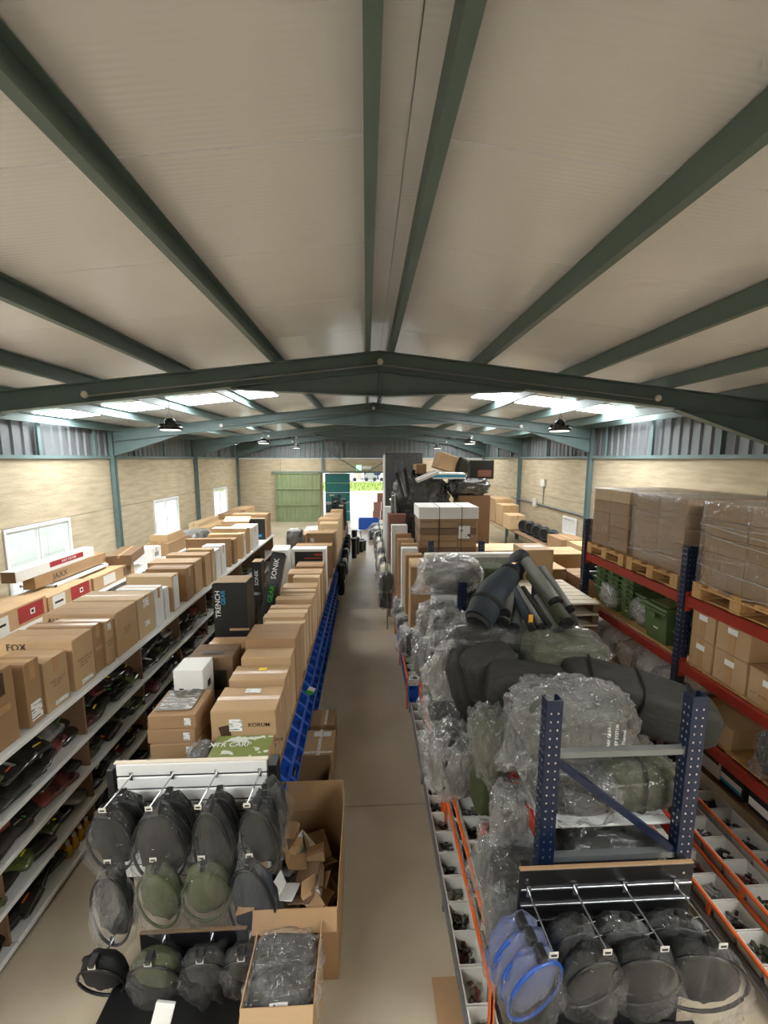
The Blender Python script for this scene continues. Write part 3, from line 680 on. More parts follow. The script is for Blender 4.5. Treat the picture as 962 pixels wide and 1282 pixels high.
# wire basket rack standing before the window, two long cartons on it
t = thing('wire_basket', 'wire mesh basket with a white rim in front of the nearest window', 'basket', (-6.15, 7.6, ZW))
for zq in [.02 + .055 * i for i in range(7)]:
    MB().tube([(-.3, 0, zq), (.3, 0, zq), (.3, 1.5, zq), (-.3, 1.5, zq)], .006, 5, True).build('wire', 'wood_white', t)
for i in range(21):
    for xq in (-.3, .3): MB().tube([(xq, .0 + i * .075, 0), (xq, i * .075, .36)], .005, 4).build('wire', 'wood_white', t)
MB().box(-.33, .33, -.04, -.01, .35, .39).box(-.33, .33, 1.51, 1.54, .35, .39).box(-.33, -.3, -.04, 1.54, .35, .39).box(.3, .33, -.04, 1.54, .35, .39).build('rim', 'white_paint', t)
MB().box(-.3, .3, 0, 1.5, .352, .36).build('lid', 'white_paint', t)
carton('long worn brown carton lying on the wire basket', -6.2, -5.98, 7.3, 9.3, ZW + .392, .22, 'card_brown', 0, seam='y', tape=False, marks=[tx('JAXX', 'right', .3, .5, .12, 'print_brown')])
carton('long white carton with a red label on top of the wire basket', -6.25, -6.0, 6.95, 8.95, ZW + .614, .2, 'card_white', 0, seam='y', tape=False, marks=[('s', 'right', .6, .62, .9, .1, 'card_red'), tx('BAIT SYSTEM', 'right', .62, .62, .05, 'print_white'), ('s', 'front', .5, .5, .24, .19, 'card_dark')])
carton('long brown carton with slanted lid past the green column', -6.1, -5.6, 9.3, 10.4, ZW + .3, .22, 'card_dark', .25, seam='y')
carton('small white carton past the green column by the wall', -6.1, -5.7, 10.7, 11.2, ZW, .36, 'card_white', marks=[('s', 'right', .5, .5, .2, .12, 'card_grey')])
carton('stacked tan carton below the second window, lower one', -6.2, -5.6, 11.4, 12.8, ZW, .36, 'card_brown', seam='y')
carton('stacked tan carton below the second window, upper one', -6.2, -5.7, 11.6, 12.6, ZW + .362, .2, 'card_tan', seam='y', marks=[('s', 'top', .5, .5, .4, .9, 'paper')])
for j, (x, y, s) in enumerate(((-5.9, 13.1, .4), (-5.9, 13.6, .4), (-5.8, 14.0, .38))):
    soft_bag('grey bundled sack on the wall shelf, %s beyond the second window' % ('first', 'second', 'third')[j], (x, y, ZW + s * .46), (.6, s, s * .7), 'fab_grey', j, wrap='film', wk=j)
carton('long tan carton on the wall shelf between the last two windows', -6.0, -5.6, 14.4, 16.3, ZW, .3, 'card_tan', seam='y')
carton('long white-topped carton on the wall shelf before the last window', -6.4, -6.05, 14.6, 16.6, ZW, .42, 'card_pale', seam='y')
carton('long carton on the wall shelf under the last window', -6.2, -5.6, 16.9, 18.4, ZW, .42, 'card_brown', seam='y')
carton('last long carton on the wall shelf near the gable corner', -6.3, -5.6, 18.7, 20.3, ZW, .4, 'card_tan', seam='y')

# ------------------------------------------------------------------ blue-binned rack on the left of the aisle
BX0, BX1, ZB = -1.74, -.72, .93
BY = [2.78 + 2.1 * k for k in range(7)]
BINZ = [.02, .195, .37, .545, .72]
for k in range(6):
    t = thing('low_rack', '%s bay of the low blue rack left of the aisle' % SHL[k], 'rack', (0, BY[k], 0), group='bays of the low rack left of the aisle')
    MB().cbox(BX0, BX1, .003, 2.097, ZB - .03, ZB, .003).build('top_board', 'chipboard', t)
    MB().cbox(BX0, -1.02, .003, 2.097, .42, .45, .003).build('shelf', 'chipboard', t)
    if k > 2: MB().cbox(-.73, -.715, .02 if k > 3 else .25, 2.08, .02, ZB - .03, .003).build('side_panel', 'navy_paint', t)
    for z in BINZ: MB().box(-1.02, -.86, .003, 2.097, z - .014, z - .002).build('tier', 'navy_paint', t)
    for yq in (.01, 2.04):
        for xq in (BX0, -1.03): MB().box(xq, xq + .05, yq, yq + .05, 0, ZB - .03).build('post', 'navy_paint', t)
def bin_mesh(w, d, h, lip):
    """open-front picking bin; opening towards +x, width along y"""
    v = MB(); t = .012
    side = [(-d, 0), (0, 0), (0, lip), (-d * .42, h), (-d, h)]
    for y in (0, w - t): v.prism(side, 'y', y, y + t)
    v.box(-d, 0, t, w - t, 0, t); v.box(-d, -d + t, t, w - t, t, h); v.box(-t, 0, t, w - t, t, lip)
    v.box(-d * .3 - .012, -d * .3, t, w - t, h - .02, h) if False else None
    return v
BB = bin_mesh(.195, .3, .16, .035).mesh('picking_bin')
TN = ['bottom', 'second lowest', 'middle', 'second highest', 'top']
n = 0
for l, z in enumerate(BINZ):
    for j in range(32):
        y = 2.85 + j * .2
        tag(ob('picking_bin', BB, 'blue_plastic', None, (-.70 + .03 * ((l + 1) % 2), y, z)), '%s blue picking bin from the near end in the %s tier' % (ordn(j + 1), TN[l]), 'bin', 'blue picking bins left of the aisle')
bm_ = MB()
for l, z in enumerate(BINZ):
    for j in range(32):
        for q in range(3):
            x, y = -.78 - RND.uniform(0, .16), 2.88 + j * .2 + RND.uniform(0, .1); r = RND.uniform(.012, .03)
            bm_.box(-r * 1.6, r * 1.6, -r, r, 0, r * 1.2, Matrix.Translation((x, y, z + .012)) @ Matrix.Rotation(RND.uniform(0, 3), 4, 'Z'))
stuff(tag(bm_.build('tackle_pieces', 'pack_dark'), 'small dark tackle pieces lying in the blue picking bins', 'tackle'))
t = thing('price_card', 'small green and white card sticking out of the blue bins', 'card', (-.63, 4.18, .86), (.3, .5, .2)); MB().box(-.04, .04, 0, .004, 0, .05).build('card_top', 'paper', t); MB().box(-.04, .04, 0, .004, -.05, 0).build('card_base', 'print_green', t)

# cartons on the blue-binned rack
Gb = 'cartons on the low rack left of the aisle'
korum = [tx('KORUM', 'front', .74, .76, .036, 'print_brown'), tx('PROGRESS ROCKCHAIR', 'front', .66, .5, .032, 'print_brown'), tx('STANDARD', 'front', .78, .4, .032, 'print_brown'), st('front', .38, .76, .1, .1), ('s', 'top', .52, .78, .13, .06, 'sticker')]
t = carton('brown chair carton with printed rocking chair and lettering behind the slatwall', -1.24, -.73, 2.99, 3.33, ZB, .5, 'card_tan', 0, marks=korum, group=Gb, seam='x')
for nm, a, b, c, d, r in (('seat', .13, .012, .17, .17, .1), ('back', .1, .012, .12, .33, -.2), ('legs', .14, .012, .16, .06, 0)):
    q = MB().box(-a, a, -.001, .001, -.05, .05).build('printed_chair', 'print_brown', t); q.location = (-.12 + (.04 if nm != 'back' else -.02), -.1725, c if nm != 'back' else .3); q.rotation_euler = (0, r if nm != 'back' else 1.35, 0); q.scale = (.75, 1, .8 if nm != 'legs' else .3)
carton('flat carton with a green outdoor photo printed on its lid', -1.18, -.74, 2.72, 2.97, ZB, .3, 'card_tan', 0, marks=[('s', 'top', .5, .5, .43, .24, 'printed_photo'), tx('XTR CARP', 'top', .3, .55, .05, 'print_white')], seam=None, group=Gb)
soft_bag('grey bundle in clear film tucked beside the chair carton', (-1.27, 2.84, ZB + .155), (.16, .2, .3), 'fab_grey', 1, wrap='film', wk=3)
for j in range(4):
    carton('flat tan carton, %s of the stack of four at the left' % ('lowest', 'second lowest', 'third', 'topmost')[j] + ' of the rack', -1.73 + .01 * (j % 2), -1.36 + .01 * (j % 2), 2.98, 3.34, ZB + .122 * j, .12, 'card_brown', .02 * (j % 2), seam=None, group=Gb,
           marks=([('s', 'top', .46, .55, .28, .28, 'sticker_dark'), tx('ADAPT', 'top', .3, .35, .03, 'print_white')] if j == 3 else []) + [st('front', .82, .5, .05, .06)])
carton('white carton with black bottle-shaped print standing behind the flat stack', -1.72, -1.46, 3.42, 3.66, ZB, .62, 'card_white', 0, marks=[('s', 'front', .25, .62, .04, .12, 'card_black'), ('s', 'front', .75, .62, .06, .11, 'card_black'), ('s', 'right', .5, .7, .06, .06, 'card_black')], seam=None, group=Gb)
carton('dark olive carrying box with a cut-out handle behind the white carton', -1.72, -1.3, 3.72, 4.0, ZB, .58, 'card_dark', 0, marks=[('s', 'front', .5, .6, .3, .2, 'camo'), ('s', 'top', .5, .3, .2, .05, 'print_black')], seam='x', tape=False, group=Gb)
carton('low brown carton wedged between the olive box and the plain cartons', -1.3, -1.23, 3.5, 4.1, ZB, .35, 'card_dark', 0, seam=None, group=Gb)
carton('plain flat carton lying behind the olive carrying box', -1.7, -1.26, 4.06, 4.34, ZB, .5, 'card_tan', 0, seam='x', group=Gb)
carton('tan carton with a yellow sticker on its lid', -1.22, -.73, 3.37, 3.62, ZB, .54, 'card_tan', 0, marks=[('s', 'top', .52, .7, .07, .05, 'print_yellow'), tx('KORUM', 'front', .75, .78, .03, 'print_brown'), ('s', 'front', .12, .66, .05, .1, 'print_brown')], group=Gb)
carton('low plain tan carton behind the yellow-stickered one', -1.2, -.73, 3.66, 3.86, ZB, .6, 'card_tan', 0, seam=None, group=Gb)
carton('big plain brown carton before the row of thin upright cartons', -1.24, -.73, 3.92, 4.3, ZB, .66, 'card_brown', 0, seam='x', tape=False, group=Gb)
for j in range(10):
    y = 4.35 + j * .135
    carton('%s thin upright carton in the tight row beside the blue bins' % ordn(j + 1), -1.22 + RND.uniform(-.02, .03), -.74 + RND.uniform(-.01, .01), y, y + .115, ZB, .58 + RND.uniform(-.02, .05), ('card_tan', 'card_pale')[j % 2], RND.uniform(-.02, .02), seam='x' if j % 2 else None, tape=False, group=Gb, tilt=(RND.uniform(-.04, .02), 0))
carton('wide carton with an angled lid after the row of thin cartons', -1.24, -.74, 5.74, 5.98, ZB, .6, 'card_tan', .03, group=Gb)
carton('tall narrow carton, second after the row of thin cartons', -1.14, -.74, 6.04, 6.2, ZB, .66, 'card_pale', -.03, group=Gb, tape=False)
carton('wide flat-topped carton, third after the row of thin cartons', -1.26, -.73, 6.26, 6.55, ZB, .66, 'card_tan', .02, group=Gb)
carton('brown carton directly before the framed black box', -1.2, -.74, 6.62, 6.95, ZB, .68, 'card_brown', 0, group=Gb)
t = carton('grey-white framed black box with orange lettering', -1.36, -.74, 7.15, 7.4, ZB, .86, 'card_white', 0, seam=None, marks=[('s', 'front', .5, .72, .5, .38, 'card_black'), tx('FOX', 'front', .78, .87, .05, 'print_orange'), ('s', 'front', .62, .8, .3, .008, 'print_orange')], group=Gb)
carton('plain white carton left of the framed black box', -1.76, -1.45, 7.25, 7.7, ZB, .82, 'card_white', .1, seam=None, group=Gb)
carton('tall black carton with vertical lettering standing at the left of the low rack', -1.74, -1.36, 4.45, 4.75, ZB, 1.08, 'card_black', 0, seam=None, marks=[tx('TRENCH', 'front', .16, .78, .06, 'print_white', -PI / 2 + PI), tx('GEAR', 'front', .32, .85, .05, 'print_blue', PI / 2), ('s', 'front', .75, .5, .22, .025, 'card_tan'), ('s', 'top', .5, .5, .36, .28, 'card_tan')], group=Gb)
carton('black upright carton with white vertical lettering behind the tall black one', -1.86 + .12, -1.6, 6.0, 6.2, ZB, .92, 'card_black', 0, seam=None, marks=[tx('SONIK', 'front', .5, .74, .06, 'print_white', PI / 2), ('s', 'top', .5, .5, .13, .18, 'card_tan')], group=Gb)
carton('long black carton with white and green lettering leaning across the rack', -1.52, -1.34, 5.25, 5.45, ZB + .02, 1.18, 'card_black', 0, seam=None, marks=[tx('SONIK', 'front', .5, .8, .075, 'print_white', PI / 2), tx('GEAR', 'front', .55, .5, .07, 'print_green', PI / 2), ('s', 'top', .5, .5, .17, .19, 'card_tan')], tilt=(-.42, .14), group=Gb)
carton('short dark carton with a white sticker beside the leaning black carton', -1.7, -1.56, 5.3, 5.5, ZB, .62, 'card_black', 0, seam=None, tilt=(-.15, .1), marks=[st('front', .5, .8, .07, .06)], group=Gb)
# farther along
carton('long carton with big dark lettering across its front', -1.5, -.74, 8.3, 8.62, ZB, .66, 'card_brown', 0, marks=[tx('SALYS', 'front', .5, .76, .11, 'print_brown')], group=Gb)
carton('small tan carton in front of the lettered long carton', -1.2, -.98, 8.02, 8.22, ZB, .62, 'card_tan', 0, group=Gb)
carton('low carton with white stickers before the lettered long carton', -1.46, -1.24, 8.0, 8.24, ZB, .42, 'card_brown', 0, marks=[st('front', .5, .7, .08, .06)], group=Gb)
carton('carton with a white square sticker behind the lettered one', -1.36, -.74, 9.0, 9.4, ZB, .8, 'card_brown', 0, marks=[st('front', .2, .8, .09, .09)], group=Gb)
t = carton('dark upright box wrapped in crumpled clear film at the back of the low rack', -1.74, -1.42, 8.7, 8.95, ZB, .9, 'card_black', 0, seam=None, group=Gb)
q = ob('plastic_wrap', WRAP[3], 'film_milky', t, (0, 0, .68), None, (.34, .28, .46)); omat(q, 'film_milky')
for j, (x0, x1, y0, y1, h, m_) in enumerate(((-1.4, -1.1, 9.5, 9.75, .62, 'card_red'), (-1.74, -1.45, 9.2, 9.5, .7, 'card_tan'), (-1.06, -.74, 9.6, 9.95, .72, 'card_tan'), (-1.2, -.74, 10.1, 10.5, .84, 'card_pale'), (-1.72, -1.28, 10.0, 10.4, .6, 'card_brown'), (-1.3, -.74, 10.7, 11.2, .86, 'card_tan'), (-1.2, -.74, 11.4, 11.9, .88, 'card_pale'), (-1.1, -.74, 12.1, 12.6, .9, 'card_tan'), (-1.74, -1.3, 11.0, 11.8, .5, 'card_white'))):
    carton('%s of the far cartons on the low rack, %s' % (ordn(j + 1), {'card_red': 'reddish', 'card_tan': 'tan', 'card_pale': 'pale', 'card_brown': 'brown', 'card_white': 'white'}[m_]), x0, x1, y0, y1, ZB, h, m_, RND.uniform(-.05, .05), group=Gb)
# far dark clutter at the end of the low rack
for j in range(16):
    y = 12.9 + j * .16 + RND.uniform(0, .05); h = RND.uniform(.7, 1.25)
    t = thing('rod_rest', '%s dark folded tripod standing at the far end of the low rack' % ordn(j + 1), 'tripod', (RND.uniform(-1.3, -.75), y, ZB), group='folded tripods at the end of the low rack')
    MB().tube([(0, 0, 0), (.02, .02, h)], .02, 6).build('pole', 'black_plastic', t)
    for a in (0, 2.1, 4.2): MB().tube([(.05 * math.cos(a), .05 * math.sin(a), 0), (.03 * math.cos(a), .03 * math.sin(a), h * .8)], .014, 5).build('leg', 'black_plastic', t)
    MB().cbox(-.06, .08, -.04, .04, h, h + .06).build('head', ('chrome', 'black_plastic')[j % 2], t)
for j in range(20):
    y = 9.4 + j * .22
    t = thing('hanging_pouch', '%s dark pouch hanging on the aisle face of the low rack' % ordn(j + 1), 'pouch', (-.625, y, RND.uniform(.35, .7)), group='pouches on the aisle face of the low rack')
    q = ob('pouch_body', BLOB[j % 6], 'fab_black', t, None, None, (.16, .18, .42)); omat(q, ('fab_black', 'fab_charcoal', 'fab_black', 'white_plastic')[j % 4])
    MB().tube([(0, 0, .2), (-.09, 0, .26)], .006, 5).build('loop', 'fab_black', t)
for j, (x, y, h) in enumerate(((-.44, 13.6, .7), (-.36, 14.2, .62), (-.22, 14.5, .42), (-.12, 14.75, .38), (-.46, 14.9, .75), (-.2, 14.95, .4))):
    t = thing('black_tub', '%s black lidded tub on the floor beside the far end of the low rack' % ordn(j + 1), 'tub', (x, y, 0), group='black tubs on the floor')
    MB().lathe([(.085, 0), (.1, h * .9), (.1, h * .92)], 16).build('tub_body', 'black_plastic', t, False); MB().lathe([(.106, h * .9), (.106, h * .97), (.09, h)], 16).build('lid', 'black_plastic', t)

# ------------------------------------------------------------------ cartons on the floor of the aisle
carton('small closed carton on the aisle floor, farthest of the row', -.68, -.39, 4.38, 4.68, 0, .3, 'card_brown', 0, seam='y', marks=[('s', 'top', .62, .5, .03, .28, 'fragile_tape', 0)])
carton('closed carton on the aisle floor bound with white printed tape', -.69, -.37, 3.82, 4.3, 0, .3, 'card_tan', 0, seam='y', tape=False, marks=[('s', 'top', .5, .5, .035, .48, 'fragile_tape', 0), ('s', 'top', .5, .25, .3, .03, 'fragile_tape', 0), ('s', 'top', .4, .85, .09, .08, 'paper', 0), ('s', 'top', .72, .84, .09, .08, 'paper', 0)])
def open_box(label, x0, x1, y0, y1, h, m_, flaps, z0=0):
    t = thing('open_carton', label, 'box', ((x0 + x1) / 2, (y0 + y1) / 2, z0)); a, b = (x1 - x0) / 2, (y1 - y0) / 2; e = .006
    MB().box(-a, a, -b, b, 0, e).build('base', m_, t)
    for p in ((-a, a, -b, -b + e), (-a, a, b - e, b), (-a, -a + e, -b + e, b - e), (a - e, a, -b + e, b - e)): MB().box(*p, e, h).build('side', m_, t)
    for fc, L, r in flaps:
        v = MB()
        if fc in 'NS': v.box(-a + .005, a - .005, -.002, .002, 0, L)
        else: v.box(-.002, .002, -b + .005, b - .005, 0, L)
        q = v.build('flap', m_, t)
        q.location = {'N': (0, b - .003, h), 'S': (0, -b + .003, h), 'E': (a - .003, 0, h), 'W': (-a + .003, 0, h)}[fc]
        q.rotation_euler = {'N': (-r, 0, 0), 'S': (r, 0, 0), 'E': (0, r, 0), 'W': (0, -r, 0)}[fc]
    return t
open_box('open carton with black goods inside on the aisle floor', -.7, -.38, 3.42, 3.78, .3, 'card_brown', [('N', .1, .0), ('W', .1, .1)])
for j in range(4): soft_bag('%s black pouch inside the open carton on the aisle floor' % ordn(j + 1), (-.62 + .075 * j, 3.56 + .04 * (j % 2), .09), (.1, .2, .16), ('fab_olive', 'fab_black')[j > 0], j, name='pouch', cat='pouch', group='pouches in the open carton')
open_box('empty open carton on the aisle floor behind the big scrap carton', -.71, -.37, 3.03, 3.38, .36, 'card_brown', [('N', .06, .1)])
open_box('large open carton full of scrap cardboard on the aisle floor', -.74, -.2, 2.24, 2.98, .55, 'card_brown', [('N', .22, .25), ('E', .26, .06), ('W', .12, 1.9), ('S', .12, 2.6)])
for j in range(26):
    a = RND.uniform(.1, .24); b = RND.uniform(.08, .2); x = RND.uniform(-.62, -.32); y = RND.uniform(2.36, 2.86)
    t = thing('cardboard_scrap', '%s cardboard scrap from the bottom of the pile in the large open carton' % ordn(j + 1), 'scrap', (x, y, .14 + j * .0165), (RND.uniform(-.5, .5), RND.uniform(-.5, .5), RND.uniform(0, 3)), 'cardboard scraps in the large open carton')
    m_ = RND.choice(['card_tan', 'card_brown', 'card_dark', 'card_brown', 'card_white'])
    if j % 3 == 0:
        MB().box(-a / 2, a / 2, -b / 2, b / 2, 0, .06).build('board', m_, t); MB().box(-a / 2, a / 2, -.012, .012, .06, .061).build('tape', 'tape', t)
    else:
        MB().box(-a / 2, a / 2, -b / 2, b / 2, 0, .005).build('board', m_, t); q = MB().box(-a / 2, a / 2, 0, .09, 0, .005).build('folded_edge', m_, t); q.location = (0, b / 2, 0); q.rotation_euler = (RND.uniform(.4, 1.4), 0, 0)
open_box('open carton holding wrapped camouflage packs at the front of the aisle', -.7, -.3, 1.83, 2.21, .46, 'card_tan', [('S', .14, 2.4), ('E', .05, .1)])
for j, (y0, z) in enumerate(((2.1, .36), (1.95, .35))):
    t = soft_bag('camouflage pack in shiny film, %s one in the front open carton' % ('rear', 'near')[j], (-.5, y0, z), (.36, .17, .25), 'camo', j, wrap='film', wk=4, name='camouflage_pack', cat='pack')
q = MB().box(-.05, .05, -.002, .002, -.05, .05).build('label_card', 'sticker', t); q.location = (.0, -.1, .06); q.rotation_euler = (-.9, 0, 0)

# ------------------------------------------------------------------ slatwall displays and landing nets
def ell(a, b, n=24): return [(a * math.sin(2 * PI * i / n), 0, -b + b * math.cos(2 * PI * i / n)) for i in range(n)]
NETB = {}
def net_body(kind):
    if kind not in NETB:
        v = blob_mesh(80 + kind, .85, .14, 3.2, 24, 12); NETB[kind] = v.mesh('netting', True)
    return NETB[kind]
def sack_mesh(seed):
    """thin clear bag hanging from a gathered neck: narrow top, wide belly, ragged hem"""
    v = MB(); nu, nv = 56, 30; vs = []; fs = []
    for j in range(nv + 1):
        f = j / nv; w = .10 + .46 * min(1, (f / .55)) ** .8 if f < .75 else .56 - .16 * (f - .75) / .25
        for i in range(nu):
            a = 2 * PI * i / nu; p = Vector((w * math.cos(a), w * math.sin(a), -f))
            k = noise.noise(Vector((math.cos(a) * 3, math.sin(a) * 3, f * 2.2 + seed * 5))) ; k2 = 1 - 3 * abs(noise.noise(Vector((math.cos(a) * 5, math.sin(a) * 5, f * 4 + seed))))
            vs.append((p.x * (1 + .16 * k + .08 * k2), p.y * (1 + .3 * k + .1 * k2), p.z - (.07 * k if f > .9 else 0)))
    for j in range(nv):
        for i in range(nu): fs.append((j * nu + i, (j + 1) * nu + i, (j + 1) * nu + (i + 1) % nu, j * nu + (i + 1) % nu))
    return v.add(vs, fs).mesh('plastic_bag', True)
SACK = [sack_mesh(k) for k in range(4)]
def landing_net(label, x, y, ztop, w, h, m_, wrapm='film_thin', k=0, rot=(0, 0, 0), hoop='black_plastic', group=None, depth=.13):
    t = thing('landing_net', label, 'net', (x, y, ztop), rot, group)
    MB().tube(ell(w / 2, h / 2), .009, 6, True).build('hoop', hoop, t, True).location = (0, -.03, -.03)
    MB().tube([(p[0] * .94, p[1] + .03, p[2] * .97) for p in ell(w / 2, h / 2)], .007, 6, True).build('hoop', hoop, t, True).location = (0, .0, -.04)
    q = ob('netting', net_body(k % 3), m_, t, (0, .02, -h * .52), None, (w * .94, depth, h * .93)); omat(q, m_)
    MB().cbox(-.02, .02, -.03, .03, -.05, .02, .004).build('spreader_block', 'black_plastic', t)
    if wrapm:
        q = ob('plastic_bag', SACK[k % 4], wrapm, t, (0, 0, .03), None, (w * 1.02, depth * 1.7, h * 1.12)); omat(q, wrapm)
    return t
def hook(par, x, y0, y1, z0, z1, tag_=True, m_='chrome'):
    o = MB().tube([(x, y0, z0), (x, y0 - .03, z0), (x, y1, z1)], .005, 6).build('hook', m_, par)
    MB().box(x - .012, x + .012, y0 - .004, y0 + .004, z0 - .03, z0 + .03).build('hook_clip', m_, par)
    if tag_:
        q = MB().cbox(x - .022, x + .022, y1 - .008, y1 - .004, z1 - .016, z1 + .016, .002).build('price_tag', 'white_plastic', o)
        MB().box(x - .014, x + .014, y1 - .0095, y1 - .008, z1 - .006, z1 + .004).build('price_print', 'print_black', o)
t = thing('slatwall_display', 'white slatwall board with chrome hooks at the end of the low rack', 'display', (0, 2.6, 0))
for i in range(-1, 8): MB().cbox(-1.74, -.71, 0, .016, .52 + .1 * i, .52 + .1 * i + .085, .006).build('slat', 'white_board' if i > 3 else 'white_board', t)
MB().box(-1.74, -.71, .016, .022, .4, 1.32).build('backing', 'black_board', t)
MB().cbox(-1.75, -.70, -.004, .026, 1.312, 1.324, .003).build('top_edge', 'wood_white', t)
MB().cbox(-.7, -.64, -.01, .1, .0, 1.28, .004).build('end_post', 'black_board', t); MB().cbox(-1.8, -1.75, -.01, .1, .0, 1.28, .004).build('end_post', 'black_board', t)
HX = [-1.64, -1.36, -1.06, -.76]
for x in HX: hook(t, x, 0, -.3, 1.22, 1.25); hook(t, x, 0, -.3, .86, .89)
MB().box(-1.45, -.78, -.36, -.34, 0, .42).build('lower_panel', 'black_board', t); MB().box(-1.45, -.78, -.365, -.345, .42, .428).build('lower_edge', 'card_dark', t)
MB().cbox(-1.6, -.72, -.66, -.36, 0, .13, .004).build('dark_backdrop', 'black_board', t)  # black box added as a dark backdrop below the lower nets
for x in (-1.62, -1.3, -1.0, -.76): hook(t, x, -.36, -.54, .38, .46)
Gn = 'landing nets on the white slatwall'
PO = ['far left', 'centre left', 'centre right', 'far right']
for i, x in enumerate(HX):
    w, h, dx = ((.30, .44, 0), (.32, .56, .02), (.26, .66, .05), (.27, .48, .05))[i]
    landing_net('dark round net in a clear bag at the front of the %s upper hook' % PO[i], x + dx, 2.34, 1.22, w, h, 'netting', 'film_thin', i, (.1, 0, (-.1, .1, -.15, -.3)[i]), group=Gn)
    landing_net('dark net in a clear bag, second on the %s upper hook' % PO[i], x + dx + .02, 2.46, 1.21, w * .9, h * .9, 'netting', 'film_thin', i + 1, (.05, 0, .1), group=Gn)
landing_net('dark net bag sticking out beside the right end of the slatwall', -.66, 2.5, 1.24, .22, .4, 'netting', 'film_thin', 2, (0, 0, -.7), group=Gn)
for i, x in enumerate(HX):
    w, h, m_, lb, wr_ = ((.22, .58, 'netting', 'long dark bagged net on the far left lower hook', 'film'), (.27, .44, 'netting_olive', 'olive oval net on the centre left lower hook', 'film_thin'), (.28, .4, 'netting_olive', 'olive net half hidden on the centre right lower hook', 'film_thin'), (.34, .68, 'fab_slate', 'large slate-blue net in a long clear bag on the far right lower hook', 'film_thin'))[i]
    landing_net(lb, x + (-.0, .02, .02, .0)[i], 2.28, .86, w, h, m_, wr_, i + 1, (.1, 0, (.1, -.1, .1, -.25)[i]), hoop='fab_green' if i in (1, 2) else 'black_plastic', group=Gn)
for i, (x, lb, m_, w, h) in enumerate(((-1.62, 'black hoop net without a bag at the lower left of the slatwall', 'netting', .26, .36), (-1.3, 'olive bagged net at the lower centre left of the slatwall', 'netting_olive', .3, .38), (-1.0, 'dark bagged net at the lower centre right of the slatwall', 'netting', .3, .38), (-.76, 'dark hoop net with blue inside at the lower right of the slatwall', 'netting', .28, .34))):
    landing_net(lb, x, 2.08, .47, w, h, m_, None if i == 0 else 'film_thin', i, (.3, 0, 0), group=Gn)
t = thing('white_plank', 'white board strip leaning against the lower nets', 'plank', (-1.2, 1.66, 0.005), (-.43, .2, 0)); MB().cbox(-.05, .05, -.01, .01, 0, .52, .003).build('plank_board', 'white_board', t); MB().box(-.05, .05, -.011, -.0102, .5, .52).build('edge_strip', 'paper', t)

t = thing('black_display', 'black display board with metal rails and hooks before the blue rack frame', 'display', (0, 1.88, 0))
MB().cbox(.82, 1.8, 0, .018, .01, 1.18, .003).build('board', 'black_board', t); MB().cbox(.82, 1.8, -.002, .02, 1.18, 1.19, .003).build('top_edge', 'card_brown', t)
for z in (1.06, .96, .86, .76, .66): MB().cbox(.83, 1.79, -.008, 0, z, z + .012, .002).build('rail', 'chrome', t)
for x in (.84, 1.74): MB().box(x, x + .04, .018, .06, 0, 1.18).build('stand', 'black_board', t)
MB().cbox(.98, 1.9, -.5, -.002, 0, .13, .004).build('dark_backdrop', 'black_board', t)  # black box added to keep the area under these nets dark
for x in (.9, 1.78): MB().lathe([(.008, 0), (.008, .004)], 8).build('screw', 'chrome', t, False, (x - .04, -.002, 1.13)).rotation_euler = (PI / 2, 0, 0)
RXH = [.87, 1.13, 1.41, 1.7]
for x in RXH: hook(t, x, -.008, -.3, 1.06, 1.08)
Gr = 'nets on the black display board'
for j in range(3): landing_net('blue hooped net in a clear bag on the left hook, %s of three' % ('front', 'middle', 'rear')[j], .83 - .02 * j, 1.62 + .07 * j, 1.03, .3, .46, 'netting_blue', 'film_thin', j, (.2, 0, .25), hoop='blue_plastic', group=Gr)
for i, (x, w, h) in enumerate(((1.1, .3, .4), (1.36, .34, .42), (1.66, .42, .5))):
    for j in range(2): landing_net('black bagged net on the %s hook of the black display, %s one' % (('second', 'third', 'fourth')[i], ('front', 'rear')[j]), x + .02 - .04 * j, 1.62 + .13 * j, 1.02 - .01 * j, w, h, 'netting', 'film' if j else 'film_thin', i + j, (.22, 0, (.1, -.1, -.2)[i]), group=Gr)
    for k in range(2):
        t2 = thing('price_tag', 'small white price tag dangling on the %s hook of the black display, %s one' % (('second', 'third', 'fourth')[i], ('outer', 'inner')[k]), 'tag', (x + .035, 1.66 + .06 * k, 1.05), (.6, 0, .2), Gr)
        MB().cbox(-.018, .018, -.001, .001, -.015, .015, .0008).build('tag_plate', 'white_plastic', t2); MB().box(-.011, .011, -.002, -.001, -.004, .004).build('tag_print', 'print_black', t2)

# ------------------------------------------------------------------ pallet-rack frames
def post_mesh(h, w=.09, d=.07):
    """roll-formed upright: open channel with lips, a column of studs marking the slots"""
    v = MB(); t = .006
    v.box(-w / 2, w / 2, -d / 2, -d / 2 + t, 0, h); v.box(-w / 2, -w / 2 + t, -d / 2 + t, d / 2, 0, h); v.box(w / 2 - t, w / 2, -d / 2 + t, d / 2, 0, h)
    v.box(-w / 2 + t, -w / 2 + .02, d / 2 - t, d / 2, 0, h); v.box(w / 2 - .02, w / 2 - t, d / 2 - t, d / 2, 0, h)
    return v
def slots(h, w, d, z0=.1):
    v = MB(); z = z0
    while z < h - .03:
        for x in (-.02, .02): v.box(x - .0045, x + .0045, -d / 2 - .0015, -d / 2 - .0003, z, z + .011)
        for y in (-.012, .016):
            v.box(-w / 2 - .0015, -w / 2 - .0003, y - .005, y + .005, z, z + .016); v.box(w / 2 + .0003, w / 2 + .0015, y - .005, y + .005, z, z + .016)
        z += .05
    return v
